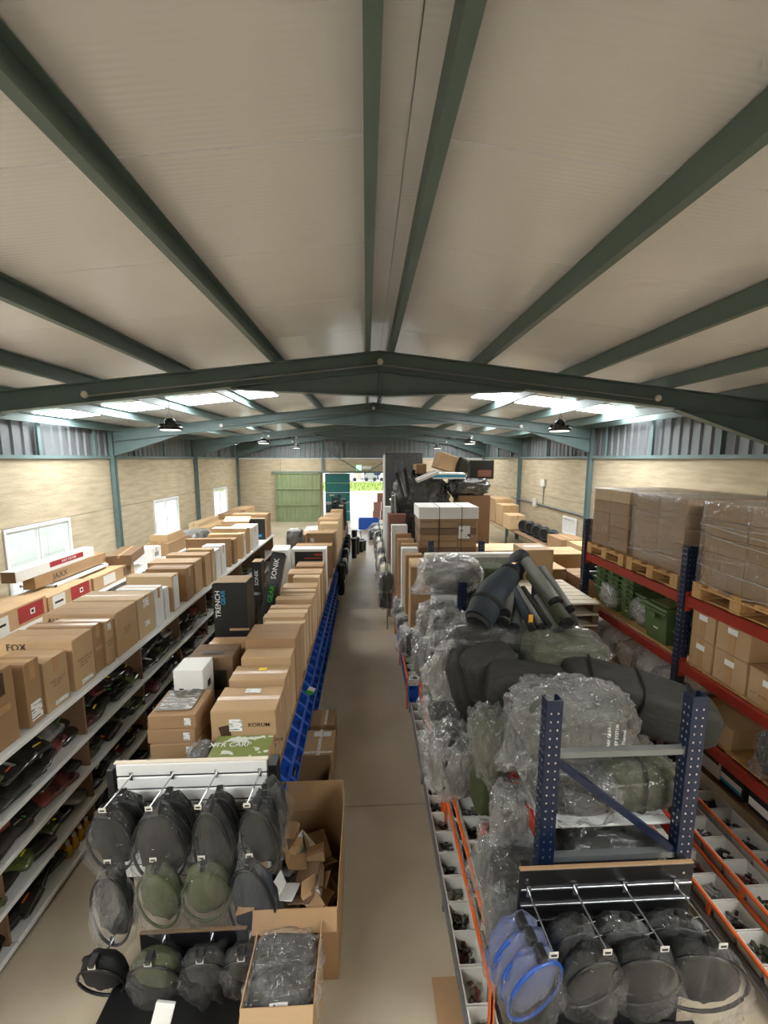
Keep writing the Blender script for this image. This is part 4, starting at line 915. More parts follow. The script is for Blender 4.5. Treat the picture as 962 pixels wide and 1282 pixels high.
def frame(label, x0, x1, y, h, braces=True, grp=None, bars=(.3, 1.05, 1.72), dark=False):
    t = thing('rack_frame', label, 'rack frame', (0, y, 0), group=grp); w, d = .09, .07
    for x in (x0, x1):
        o = post_mesh(h, w, d).build('post', 'navy_paint', t); o.location = (x, 0, 0)
        q = stuff(slots(h, w, d).build('slot_row', 'chrome', o))
        MB().box(-.07, .07, -.06, .06, 0, .008).build('foot_plate', 'galvanised', o)
    if braces:
        for z in bars: MB().box(x0 + w / 2, x1 - w / 2, -.02, .02, z, z + .035).build('cross_bar', 'galvanised', t)
        for i in range(len(bars) - 1):
            a, b = (x0 + .04, bars[i + 1]), (x1 - .04, bars[i] + .03)
            MB().prism([(a[0], a[1]), (a[0], a[1] - .05), (b[0], b[1] - .05 + .03), (b[0], b[1] + .03)], 'y', -.018, .018).build('diagonal_brace', 'navy_paint', t)
    return t
def beam(label, x, y0, y1, z, m_='red_paint', grp=None, h=.1):
    t = thing('rack_beam', label, 'beam', (x, y0, z), group=grp)
    MB().cbox(-.02, .02, .045, y1 - y0 - .045, -h, 0, .005).build('beam_bar', m_, t)
    for yq in (.0, y1 - y0 - .05): MB().cbox(-.028, .028, yq, yq + .05, -h - .05, .04, .003).build('end_plate', m_, t)
    return t
CY = [2.05, 4.2, 6.35, 8.5, 10.65, 12.8]
CX0, CX1 = 1.03, 1.86
fn_ = ['nearest', 'second', 'third', 'fourth', 'fifth', 'farthest']
for k, y in enumerate(CY): frame('%s dark blue frame of the bag rack right of the aisle' % fn_[k], CX0, CX1, y, 2.08, True, 'frames of the bag rack')
CZ = (.62, 1.2)
for k in range(5):
    for l, z in enumerate(CZ):
        for x, sd in ((CX0 - .0, 'aisle side'), (CX1, 'far side')): beam('%s beam of the %s bay, bag rack, %s' % (('lower', 'upper')[l], fn_[k], sd), x, CY[k], CY[k + 1], z, 'red_paint' if l or k > 1 else 'red_paint', 'beams of the bag rack')
        t = thing('shelf_board', '%s pale shelf board in the %s bay of the bag rack' % (('lower', 'upper')[l], fn_[k]), 'shelf', (0, CY[k], z), group='shelf boards of the bag rack')
        for j in range(3): MB().cbox(CX0 + .025, CX1 - .025, .05 + j * .685, .05 + j * .685 + .68, .002, .018, .002).build('board', 'white_board', t)
DY = [1.85, 3.6, 5.36]
DX_0, DX_1 = 3.05, 4.12
for k, y in enumerate(DY): frame('%s tall dark blue frame of the pallet rack on the right' % fn_[k], DX_0, DX_1, y, 2.58, True, 'frames of the pallet rack', (.3, 1.05, 1.8, 2.3))
DZ_ = (.89, 1.45, 2.11)
for k in range(2):
    for l, z in enumerate(DZ_):
        for x, sd in ((DX_0, 'front'), (DX_1, 'rear')): beam('%s red beam at the %s of the %s pallet rack bay' % (('lowest', 'middle', 'top')[l], sd, ('near', 'far')[k]), x, DY[k], DY[k + 1], z, 'red_paint', 'beams of the pallet rack')
        t = thing('shelf_board', '%s wooden deck in the %s bay of the pallet rack' % (('lowest', 'middle', 'top')[l], ('near', 'far')[k]), 'shelf', (0, DY[k], z), group='decks of the pallet rack')
        for j in range(2): MB().cbox(DX_0 + .025, DX_1 - .025, .05 + j * .83, .05 + j * .83 + .82, .002, .016, .002).build('board', 'wood', t)

# pallets: boards, blocks and bottom runners, each its own part
def pallet(label, x0, x1, y0, y1, z, name='pallet'):
    """deck boards run along y (the long way is x)"""
    t = thing(name, label, 'pallet', (x0, y0, z), group='wooden pallets'); L, W = x1 - x0, y1 - y0
    for yq in (0, W / 2 - .05, W - .1): MB().cbox(0, L, yq, yq + .1, 0, .022, .003).build('runner', 'wood', t)
    for yq in (0, W / 2 - .05, W - .1):
        for xq in (0, L / 2 - .07, L - .14): MB().cbox(xq, xq + .14, yq, yq + .1, .0225, .1, .003).build('block', 'wood', t)
    for xq in (0, L / 2 - .07, L - .14): MB().cbox(xq, xq + .14, 0, W, .1005, .122, .003).build('stringer', 'wood', t)
    for yq in (0, W * .25 - .04, W / 2 - .05, W * .75 - .05, W - .1): MB().cbox(0, L, yq, yq + .1, .1225, .144, .003).build('deck_board', 'wood', t)
    return t
ZP = 2.128
PAL = [('far', 4.52, 5.3), ('middle', 3.68, 4.46), ('near', 2.62, 3.5)]
for nm, y0, y1 in PAL:
    pallet('wooden pallet under the %s stack of wrapped cartons on the pallet rack' % nm, 3.02, 4.12, y0, y1, ZP)
    h0 = ZP + .146; n_ = 5; hh = .148; ny = 2; dx = (1.06) / 3; dy = (y1 - y0 - .04) / ny
    B = MB().cbox(-.17, .17, -dy / 2 + .002, dy / 2 - .002, 0, hh - .003, .005).mesh('stacked_carton')
    i = 0
    for l in range(n_):
        for a in range(3):
            for b in range(ny):
                i += 1
                if 0 < a < 2 and l < n_ - 1: continue           # the hidden middle of the stack
                o = ob('stacked_carton', B, 'card_brown', None, (3.06 + dx * (a + .5) + RND.uniform(-.004, .004), y0 + .02 + dy * (b + .5), h0 + l * hh))
                omat(o, 'card_pale' if (l == n_ - 1 and nm == 'far') else 'card_brown')
                tag(o, '%s carton in the %s layer of the %s wrapped pallet stack, %s side' % (('left', 'right')[1 - b], ('bottom', 'second', 'middle', 'fourth', 'top')[l], nm, ('front', 'centre', 'rear')[a]), 'box', 'cartons in the wrapped pallet stacks')
    v = MB(); v.box(3.045, 4.135, y0 + .005, y1 - .005, h0 + .005, h0 + n_ * hh + .006)
    bm2 = bmesh.new(); me = v.mesh('stretch_wrap'); bm2.from_mesh(me); bmesh.ops.subdivide_edges(bm2, edges=bm2.edges[:], cuts=9, use_grid_fill=True)
    for q in bm2.verts:
        n3 = noise.noise(q.co * 7) ; q.co.x += .008 * n3; q.co.y += .008 * noise.noise(q.co * 7 + Vector((9, 0, 0)))
    bm2.to_mesh(me); bm2.free(); me.polygons.foreach_set('use_smooth', [True] * len(me.polygons))
    tag(ob('stretch_wrap', me, 'film_thin' if nm == 'far' else 'film'), 'clear stretch film round the %s pallet stack on the pallet rack' % nm, 'film', 'stretch film on the pallet stacks')
    for j in range(8 if nm != 'far' else 3):                     # twisted film strands across the stack, imitating pale streak glints
        z1 = .06 + .085 * j; z2 = z1 + RND.uniform(-.22, .12)
        o = MB().tube([(3.03, y0 + .01, h0 + z1), (3.028, (y0 + y1) / 2, h0 + (z1 + z2) / 2 - .01), (3.03, y1 - .01, h0 + max(.02, min(.72, z2)))], RND.choice((.0025, .003, .006)), 5).build('glint_strand', 'film_milky')
        tag(o, '%s film strand imitating a streak glint on the side of the %s pallet stack' % (ordn(j + 1), nm), 'film', 'film strands imitating glints on the pallet stacks')
# cartons in the near bay, middle level
z = DZ_[1] + .018
for j, (y0, y1, zz, nm) in enumerate(((3.28, 3.53, 0, 'lower far'), (3.28, 3.53, .281, 'upper far'), (2.95, 3.26, 0, 'lower middle'), (2.95, 3.26, .281, 'upper middle'), (2.6, 2.93, 0, 'lower near'), (2.6, 2.93, .281, 'upper near'))):
    if j == 5: continue
    carton('square carton with a small white sticker, %s one on the pallet rack' % nm, 3.08, 3.62, y0, y1, z + zz, .279, 'card_tan', 0, seam='x', group='square cartons on the pallet rack',
           marks=[('s', 'left', .5, .5, .06, .26, 'tape'), st('left', .5, .72, .09, .05, 'paper'),  tx('Q.TY  20 PCS', 'left', .3, .3, .018, 'print_brown') if j > 3 else st('left', .2, .3, .02, .02, 'card_tan')])
# stacked green totes
def tote_parts():
    v = MB(); a, b, c, d, h, t_ = .24, .13, .27, .155, .3, .008
    lo = [(-a, -b, 0), (a, -b, 0), (a, b, 0), (-a, b, 0)]; hi = [(-c, -d, h), (c, -d, h), (c, d, h), (-c, d, h)]
    li = [(x * .94, y * .92, t_) for x, y, _ in lo]; hi2 = [(x * .95, y * .93, h) for x, y, _ in hi]
    vs = lo + hi + li + hi2; f = [(3, 2, 1, 0)]
    for i in range(4):
        j = (i + 1) % 4; f += [(i, j, 4 + j, 4 + i), (4 + i, 4 + j, 12 + j, 12 + i), (12 + i, 12 + j, 8 + j, 8 + i)]
    f.append((8, 9, 10, 11)); v.add(vs, f); body = v.mesh('tote_body')
    r = MB().box(-c - .03, c + .03, -d - .025, -d, h - .02, h).box(-c - .03, c + .03, d, d + .025, h - .02, h).box(-c - .03, -c, -d, d, h - .02, h).box(c, c + .03, -d, d, h - .02, h).mesh('rim')
    lid = MB().cbox(-c - .025, c + .025, -d - .025, d + .025, h, h + .03, .01).cbox(-c + .03, c - .03, -d + .03, d - .03, h + .03, h + .045, .01).mesh('lid')
    hd = MB().box(-c - .035, -c - .02, -.05, .05, h - .07, h - .03).mesh('handle')
    return body, r, lid, hd
TB, TR_, TL_, TH_ = tote_parts()
def tote(label, x, y, z, s=1.0, lid=False, sy=1.0):
    t = thing('storage_tote', label, 'tote', (x, y, z), group='green storage totes'); t.scale = (s, s * sy, s)
    ob('tote_body', TB, 'green_plastic', t); ob('rim', TR_, 'green_plastic', t); ob('handle', TH_, 'green_plastic', t)
    if lid: ob('lid', TL_, 'green_plastic', t)
    patch(t, 'label_plate', 'left', (.5, .26, .3), .5, .45, .06, .04, 'paper')
for si, (y, n_, s, dz, zz) in enumerate(((5.16, 6, .7, .062, 0), (4.88, 6, .7, .06, 0), (4.6, 6, .7, .058, 0), (4.32, 4, .66, .058, 0))):
    for j in range(n_): tote('green tote, %s from the bottom in the %s nested stack' % (ordn(j + 1), ('farthest', 'second farthest', 'third', 'fourth')[si]), 3.34, y, z + j * dz, s)
tote('large lidded green tote near the rack post', 3.38, 3.98, z, 1.2, True, .9)
tote('small green tote lying between the lidded tote and the post', 3.3, 3.73, z, .6, True, .8)
for j, (y, x) in enumerate(((4.86, 3.14), (4.28, 3.16))):
    soft_bag('crumpled clear plastic bag hanging before the green totes, %s one' % ('farther', 'nearer')[j], (x - .03, y, z + .2), (.1, .26, .22), 'film_milky', j, wrap='film', wk=1 + j, name='plastic_bag')
# bagged goods on the lowest level, far bay
z = DZ_[0] + .018
for j, (y, s, c) in enumerate(((5.14, .38, 'white'), (4.78, .36, 'white'), (4.44, .34, 'white'), (4.1, .36, 'pale'), (3.78, .34, 'white'))):
    soft_bag('%s bundle in a milky plastic bag, %s from the far post on the lowest deck' % (c, ordn(j + 1)), (3.26, y, z + s * .45), (.44, s * .9, s * .85), 'bag_white', j, wrap='film_milky', wk=j, group='milky bagged bundles on the pallet rack')
carton('long tan carton lying on the lowest deck of the near bay', 3.08, 3.7, 3.05, 3.38, z, .2, 'card_pale', .1, seam='y')
carton('flat tan carton on the lowest deck behind the rack post', 3.12, 3.7, 3.4, 3.55, z, .16, 'card_tan', 0, seam='y')
soft_bag('grey goods in a large clear bag on the lowest deck, right edge', (3.3, 2.68, z + .2), (.4, .34, .38), 'fab_grey', 2, wrap='film', wk=0)
# floor level of the pallet rack: goods on a low board
t = thing('shelf_board', 'low dark board under the lowest deck of the pallet rack', 'shelf', (0, 1.9, .46), group='decks of the pallet rack'); MB().cbox(3.16, 4.08, 0, 1.65, 0, .02, .003).build('board', 'card_dark', t); MB().cbox(3.16, 4.08, 1.75, 3.4, 0, .02, .003).build('board', 'card_dark', t)
carton('green and white product box under the lowest deck', 3.2, 3.5, 3.2, 3.44, .482, .26, 'card_white', 0, seam=None, marks=[('s', 'left', .5, .7, .22, .1, 'fab_green'), ('s', 'top', .5, .5, .28, .2, 'fab_green')])
carton('black product box with white and blue bands under the lowest deck', 3.18, 3.5, 2.95, 3.17, .482, .24, 'card_black', 0, seam=None, marks=[('s', 'left', .5, .4, .2, .07, 'paper'), ('s', 'left', .5, .28, .2, .03, 'print_blue')])
carton('second black product box with white bands, nearer', 3.2, 3.52, 2.7, 2.92, .482, .22, 'card_black', 0, seam=None, marks=[('s', 'left', .5, .35, .2, .07, 'paper')])
carton('white carton beside the camouflage bag under the lowest deck', 3.18, 3.45, 2.52, 2.66, .482, .28, 'card_white', 0, seam=None)
soft_bag('dark green camouflage bag at the right edge under the lowest deck', (3.3, 2.33, .62), (.34, .3, .26), 'fab_green', 3)

# ------------------------------------------------------------------ white picking trays with orange rails
def tray_mesh(w, d, h):
    v = MB(); t = .008; a = .012
    lo = [(a, a), (d - a, a), (d - a, w - a), (a, w - a)]; hi = [(0, 0), (d, 0), (d, w), (0, w)]
    li = [(a + t, a + t), (d - a - t, a + t), (d - a - t, w - a - t), (a + t, w - a - t)]; h2 = [(t, t), (d - t, t), (d - t, w - t), (t, w - t)]
    vs = [(x, y, 0) for x, y in lo] + [(x, y, h) for x, y in hi] + [(x, y, t) for x, y in li] + [(x, y, h) for x, y in h2]; f = [(3, 2, 1, 0)]
    for i in range(4):
        j = (i + 1) % 4; f += [(i, j, 4 + j, 4 + i), (4 + i, 4 + j, 12 + j, 12 + i), (12 + i, 12 + j, 8 + j, 8 + i)]
    f.append((8, 9, 10, 11)); return v.add(vs, f)
goods = {c: MB() for c in ('pack_dark', 'pack_grey', 'pack_red', 'pack_green')}
def tray_row(kind, side, x0, d, y0, n_, pitch, z, h, group, mir=False):
    me = tray_mesh(pitch - .006, d, h).mesh('picking_tray')
    for j in range(n_):
        y = y0 + j * pitch
        o = ob('picking_tray', me, 'white_plastic', None, (x0, y, z)); tag(o, '%s white tray in the %s' % (ordn(j + 1), kind), 'tray', group)
        c0 = RND.choice(['pack_dark', 'pack_dark', 'pack_grey', 'pack_dark', 'pack_grey', 'pack_red', 'pack_green'])
        for q in range(RND.randint(12, 22)):
            c = c0 if q % 3 else RND.choice(['pack_dark', 'pack_grey'])
            s = RND.uniform(.007, .02); zq = z + .012 + .0025 * q
            goods[c].box(-s * 1.7, s * 1.7, -s * .8, s * .8, 0, s * .8, Matrix.Translation((x0 + d * RND.uniform(.2, .8), y + pitch * RND.uniform(.2, .8), zq)) @ Euler((RND.uniform(-.4, .4), RND.uniform(-.4, .4), RND.uniform(0, 3))).to_matrix().to_4x4())
def rail(label, x, y0, y1, z, m_='orange_paint', feet=True, zf=0, side=1):
    t = thing('tray_rail', label, 'rail', (x, y0, z), group='rails of the picking trays')
    MB().cbox(-.012, .012, 0, y1 - y0, -.024, 0, .004).build('rail_bar', m_, t)
    for yq in [i * (y1 - y0 - .03) / max(1, int((y1 - y0) / 1.1)) for i in range(int((y1 - y0) / 1.1) + 1)]:
        MB().box(-.01, .01, yq, yq + .025, zf - z, -.024).build('upright', m_, t)
    return t
def tray_shelf(label, x0, x1, y0, y1, z):
    t = thing('tray_shelf', label, 'shelf', (x0, y0, z), group='steel shelves under the picking trays'); MB().cbox(0, x1 - x0, 0, y1 - y0, -.012, -.001, .002).build('shelf_plate', 'galvanised', t)
    for yq in (0, y1 - y0 - .03):
        for xq in (0, x1 - x0 - .03): MB().box(xq, xq + .025, yq, yq + .025, -z, -.012).build('leg', 'galvanised', t)
tray_row('floor row facing the main aisle', 1, .58, .17, 1.42, 19, .19, .022, .12, 'white picking trays along the aisle')
tray_shelf('low steel shelf under the floor row of trays, aisle side', .57, .76, 1.4, 5.06, .021)
tray_row('second row facing the main aisle', 1, .72, .2, 2.02, 27, .2, .26, .11, 'white picking trays along the aisle')
tray_shelf('steel shelf under the second row of trays, aisle side', .715, .93, 2.0, 7.45, .258)
tray_row('third row facing the main aisle', 1, .735, .24, 2.02, 27, .2, .475, .11, 'white picking trays along the aisle')
tray_shelf('steel shelf under the third row of trays, aisle side', .73, .985, 2.0, 7.45, .473)
for j, (y0, y1) in enumerate(((1.9, 3.35), (3.4, 5.0), (5.05, 7.5))):
    rail('%s orange rail before the second row of trays' % ('nearest', 'middle', 'farthest')[j], .70, y0, y1, .385)
    rail('%s orange rail before the third row of trays' % ('nearest', 'middle', 'farthest')[j], .71, y0, y1 - .03, .6)
rail('grey edge rail along the floor row of trays', .565, 1.4, 5.05, .145, 'galvanised')
for j in range(12):
    y = 5.1 + j * .2
    for l in range(2):
        o = ob('picking_bin', BB, 'blue_plastic', None, (.57, y + .19, .02 + .16 * l)); o.rotation_euler = (0, 0, PI)
        tag(o, '%s blue picking bin right of the aisle, %s tier' % (ordn(j + 1), ('lower', 'upper')[l]), 'bin', 'blue picking bins right of the aisle')
tray_shelf('low steel plate between blue bins right of the aisle', .56, .86, 5.08, 7.5, .018)
tray_row('far low row above the blue bins', 1, .55, .15, 5.1, 12, .2, .33, .1, 'white picking trays along the aisle')
rail('orange rail above the blue bins right of the aisle', .535, 5.1, 7.5, .45)
rail('orange rail at the far end of the bag rack by the aisle', .56, 7.55, 9.4, .7)
# aisle between the two right-hand racks
for k, (x0, d, z, h, nm) in enumerate(((2.5, .2, .09, .11, 'lowest row of the pallet rack'), (2.74, .2, .2, .11, 'middle row of the pallet rack'), (2.965, .2, .27, .11, 'upper row of the pallet rack'))):
    tray_row(nm, -1, x0, d, 1.3, 18, .19, z, h, 'white picking trays under the pallet rack')
    tray_shelf('steel shelf under the %s trays' % nm, x0 - .005, x0 + d + .005, 1.28, 4.75, z - .002)
    rail('orange rail before the %s trays' % nm, x0 - .02, 1.28, 4.75, z + h + .015)
    if k == 1: rail('second orange rail close before the middle row trays', x0 - .03, 1.28, 4.75, z + .03)
rail('grey edge rail before the lowest row under the pallet rack', 2.46, 1.28, 4.75, .1, 'galvanised')
for c, v in goods.items(): stuff(tag(v.build('tackle_pieces', c), 'small %s tackle pieces lying in the white trays' % c[5:], 'tackle'))

# ------------------------------------------------------------------ bags piled on the bag rack
Gp = 'bags piled on the bag rack'
ZC = 1.22
def bag(lb, x, y, z, sx, sy, sz, m_, k=0, rot=(0, 0, 0), wrap=None, wk=0, straps=0, roll=False): return soft_bag(lb, (x, y, z), (sx, sy, sz), m_, k, rot, wrap, wk, straps=straps, roll=roll, group=Gp)
t = bag('grey rolled sleeping bag with white print in crumpled clear film behind the front frame', 1.36, 2.46, 1.66, .7, .42, .4, 'fab_grey', 0, (0, 0, .05), 'film', 1, roll=True)
for j in range(3):
    me = text_mesh(('CARP GEAR', 'SLEEP SYSTEM', 'Thermal')[j]); q = ob('printed_text', me, 'print_white', t); q.matrix_local = Matrix.Translation((.12 + .05 * j, -.238, .02)) @ Matrix.Rotation(PI / 2, 4, 'X') @ Matrix.Rotation(PI / 2, 4, 'Z') @ Matrix.Diagonal((.03, .03, 1, 1))
bag('long dark holdall with black straps lying over the rack edge', 1.98, 2.72, 1.62, 1.05, .36, .36, 'fab_charcoal', 1, (.1, .18, -.35), straps=3, roll=True)
q = tag(MB().tube([(2.13, 2.5, 1.66), (2.2, 2.47, 1.62), (2.3, 2.46, 1.61)], .012, 6).build('webbing_handle', 'card_red'), 'red webbing handle on the long dark holdall', 'strap')
bag('dark bag bulging under the long holdall, in clear film', 1.68, 2.3, 1.38, .44, .34, .32, 'fab_olive', 2, (0, 0, 0), 'film_thin', 0, straps=1)
bag('dark folded bag in clear film under the rolled sleeping bag', 1.28, 2.27, 1.35, .5, .36, .26, 'fab_charcoal', 3, (0, 0, 0), 'film', 2)
bag('round olive bundle in clear film behind the front frame brace', 1.6, 2.74, 1.38, .46, .34, .32, 'fab_olive', 4, (0, 0, 0), 'film_thin', 4)
bag('olive cushioned bag in shiny film in the middle of the pile', 1.62, 3.12, 1.78, .62, .38, .34, 'fab_olive', 2, (0, 0, -.1), 'film_thin', 5, roll=True)
bag('dark grey duffel lying before the olive shiny bag', 1.22, 2.82, 1.67, .62, .3, .34, 'fab_charcoal', 1, (0, .06, -.12), roll=True)
bag('upright dark grey bag at the aisle edge, second in the pile', 1.02, 3.08, 1.64, .46, .3, .46, 'fab_charcoal', 0, (0, -.25, .2))
bag('tall dark grey bag slumped over the aisle edge of the pile', .86, 3.22, 1.5, .32, .32, .6, 'fab_charcoal', 3, (0, -.25, .1))
bag('wide dark bag in shiny film below the rod tubes', 1.25, 3.46, 1.76, .86, .4, .36, 'fab_charcoal', 4, (0, .03, -.05), 'film_thin', 0, roll=True)
bag('dark stuffed bag filling the middle of the pile', 1.45, 3.1, 1.42, .7, .5, .34, 'fab_charcoal', 2)
bag('dark stuffed bag filling the rear of the near bay', 1.45, 3.75, 1.45, .75, .5, .42, 'fab_charcoal', 5)
bag('brown duffel with a black strap at the right of the rod tubes', 1.72, 3.6, 1.82, .5, .36, .34, 'fab_charcoal', 1, (0, 0, -.2), straps=1, roll=True)
bag('dark bag with a handle beside the brown duffel', 1.95, 3.45, 1.66, .4, .34, .3, 'fab_black', 0, (0, 0, -.2), straps=1)
# rod tubes and quiver on top
def tube_thing(lb, a, b, r, m_, capm='black_plastic', openend=True):
    t = thing('rod_tube', lb, 'tube', a, group='rod tubes on the pile'); d = Vector(b) - Vector(a)
    MB().tube([(0, 0, 0), d], r, 14).build('tube_body', m_, t, True)
    u = d.normalized(); MB().tube([-u * .004, u * .03], r * 1.06, 14).build('tube_rim', capm, t)
    MB().tube([-u * .006, -u * .003], r * .85, 14).build('tube_mouth', 'black_board', t)
    return t
t = thing('quiver', 'big dark padded quiver lying on top of the rod tubes', 'quiver', (.98, 3.36, 1.98), group='rod tubes on the pile')
pts = [Vector(p) for p in ((0, 0, 0), (.1, .1, .09), (.24, .26, .19), (.42, .42, .3), (.56, .56, .4), (.62, .62, .44))]
MB().tube(pts, [.13, .155, .15, .105, .1, .07], 14).build('quiver_body', 'fab_slate', t, True)
MB().tube([pts[0] - Vector((.02, .02, .02)), pts[0]], [.1, .12], 14).build('quiver_base', 'fab_black', t, True)
for f in (1, 3): MB().tube([pts[f] - Vector((.012, .012, .008)), pts[f] + Vector((.012, .012, .008))], (.16, 0, 0, .112)[f] if False else (.162 if f == 1 else .112), 14).build('quiver_band', 'fab_black', t)
q = MB().box(-.05, .05, -.02, .02, 0, .003).build('printed_patch', 'amber', t); q.matrix_local = Matrix.Translation((.46, .4, .415)) @ Matrix.Rotation(.75, 4, 'Z')
TT = [(1.17, 3.28, 1.98, 1.42, 3.75, 2.16, .05, 'tube_grey', 'wide grey tube at the left of the tube bundle'), (1.26, 3.25, 1.94, 1.5, 3.75, 2.1, .048, 'tube_grey', 'second grey tube of the bundle'), (1.1, 3.35, 2.0, 1.34, 3.8, 2.16, .035, 'fab_charcoal', 'thin charcoal tube lowest at the left'),
      (1.4, 3.2, 1.96, 1.36, 3.65, 2.22, .035, 'fab_slate', 'slim blue-grey tube with a label'), (1.49, 3.22, 1.96, 1.43, 3.7, 2.18, .036, 'tube_grey', 'slim grey tube right of the blue-grey one'), (1.56, 3.24, 1.97, 1.5, 3.7, 2.16, .03, 'fab_charcoal', 'thin dark tube in the middle of the bundle'),
      (1.7, 3.2, 2.0, 1.58, 3.7, 2.3, .062, 'fab_olive', 'fat olive tube at the right of the bundle'), (1.66, 3.34, 2.14, 1.54, 3.75, 2.42, .058, 'tube_grey', 'fat grey tube on top at the right of the bundle'), (1.74, 3.32, 1.93, 1.76, 3.7, 2.2, .05, 'fab_charcoal', 'dark tube hanging down at the right of the bundle'),
      (1.2, 3.3, 2.06, 1.44, 3.78, 2.24, .04, 'tube_grey', 'grey tube resting on the wide grey ones'), (1.62, 3.18, 1.93, 1.6, 3.6, 2.1, .045, 'tube_grey', 'grey tube under the fat olive one'), (1.8, 3.36, 2.06, 1.7, 3.76, 2.34, .045, 'tube_grey', 'grey tube outermost at the right of the bundle')]
for a in TT: tube_thing(a[8], a[0:3], a[3:6], a[6], a[7])
tag(MB().cbox(-.02, .02, -.002, .002, -.04, .04).build('tube_label', 'amber', None, False, (1.393, 3.232, 2.045)), 'small yellow label on the slim blue-grey tube', 'label')
# bags hanging over the aisle edge
bag('dark goods in a large crumpled clear bag over the trays', .66, 2.92, 1.02, .34, .34, .46, 'fab_charcoal', 4, (0, .1, 0), 'film_milky', 5)
bag('clear bag with folded grey cloth above the green satchel', .92, 2.66, 1.36, .3, .28, .46, 'fab_olive', 1, (0, -.1, 0), 'film', 3)
bag('green satchel with a flap at the aisle edge', .92, 2.72, .96, .28, .26, .36, 'fab_green', 2, (0, 0, .1), None, 0, straps=1)
bag('small grey goods in a crumpled clear bag beside the front post', .98, 2.36, 1.06, .26, .24, .3, 'fab_grey', 5, (0, 0, 0), 'film_milky', 1)
bag('dark bag in clear film on the lower shelf, left of the front frame', .98, 2.12, .8, .44, .3, .3, 'fab_charcoal', 0, (0, 0, .05), 'film_thin', 0)
bag('wide dark bag in shiny film on the lower shelf behind the frame', 1.5, 2.3, .87, .62, .44, .46, 'fab_charcoal', 2, (0, 0, 0), 'film_thin', 2, roll=True)
bag('dark bag at the rear of the lower shelf', 1.45, 3.0, .82, .7, .5, .34, 'fab_charcoal', 4)
for j, (x, y, z, s, m_) in enumerate(((.84, 3.5, 1.42, .4, 'fab_grey'), (.78, 3.72, 1.2, .36, 'fab_grey'), (.86, 3.95, 1.55, .42, 'fab_grey'), (.76, 4.1, 1.28, .34, 'fab_grey'), (.82, 4.4, 1.5, .4, 'fab_grey'), (.74, 3.4, 1.02, .32, 'fab_charcoal'), (.86, 4.75, 1.3, .36, 'fab_charcoal'), (.72, 4.5, 1.0, .32, 'fab_grey'), (.78, 3.85, .88, .32, 'fab_charcoal'), (.74, 3.12, .78, .3, 'fab_charcoal'), (.76, 5.0, .95, .3, 'fab_charcoal'), (.7, 5.3, .86, .3, 'fab_black'))):
    bag('%s crumpled clear bag spilling over the aisle edge of the bag rack' % ordn(j + 1), x, y, z, s, s * .8, s * 1.2, m_, j, (0, RND.uniform(-.2, .2), RND.uniform(-.3, .3)), ('film_milky', 'film')[j % 2], j)
bag('grey-white goods in a big wrinkled clear bag on top past the second frame', .98, 4.6, 2.05, .62, .46, .34, 'fab_grey', 3, (0, 0, 0), 'film_milky', 1)
carton('white upright carton under the wrinkled clear bag', .78, 1.12, 4.45, 4.75, ZC, .62, 'card_white', 0, seam=None)
bag('olive jacket folded on top beside the wrinkled clear bag', 1.55, 5.0, 1.95, .55, .35, .18, 'fab_green', 1)
bag('dark grey bag under the olive jacket', 1.5, 4.85, 1.55, .6, .5, .6, 'fab_charcoal', 0)
bag('green stuffed bag behind the second frame', 1.22, 4.5, 1.5, .3, .4, .5, 'fab_green', 2)
# small boxed goods near the trays
carton('small white carton at the aisle edge above the trays', .84, .99, 3.42, 3.6, .6, .22, 'card_white', 0, seam=None)
carton('small dark box with a yellow band beside the green satchel', .86, 1.0, 2.38, 2.55, .6, .18, 'card_black', 0, seam=None, marks=[('s', 'front', .5, .3, .13, .05, 'print_yellow'), ('s', 'top', .5, .5, .12, .1, 'sticker_dark')])
for j in range(5):
    t = thing('hanging_pack', '%s black blister pack with yellow edge hanging above the far trays' % ordn(j + 1), 'pack', (.78 + .03 * (j % 2), 4.9 + j * .12, .66), group='black packs above the far trays')
    MB().cbox(-.07, .07, -.03, .03, 0, .34, .006).build('pack_body', 'black_plastic', t); MB().box(.0, .02, -.032, -.03, .02, .32).build('pack_edge', 'print_yellow', t)
soft_bag('pink pouch in a clear bag above the near trays', (.86, 2.56, .68), (.1, .14, .14), 'card_red', 1, wrap='film_milky', wk=1, name='pouch', cat='pouch')
for j, (x, y) in enumerate(((.8, 2.3), (.86, 2.16), (.78, 2.0))): soft_bag('grey clothing pack in clear film above the near trays, %s' % ('farthest', 'middle', 'nearest')[j], (x, y, .76), (.18, .13, .3), 'fab_grey', j, (0, .1, 0), 'film', j, name='clothing_pack', cat='pack')
tag(MB().box(-.09, .09, -.12, .12, 0, .004).build('cardboard_sheet', 'card_brown', None, False, (.5, 2.1, .001)), 'loose sheet of cardboard on the floor beside the trays', 'cardboard')

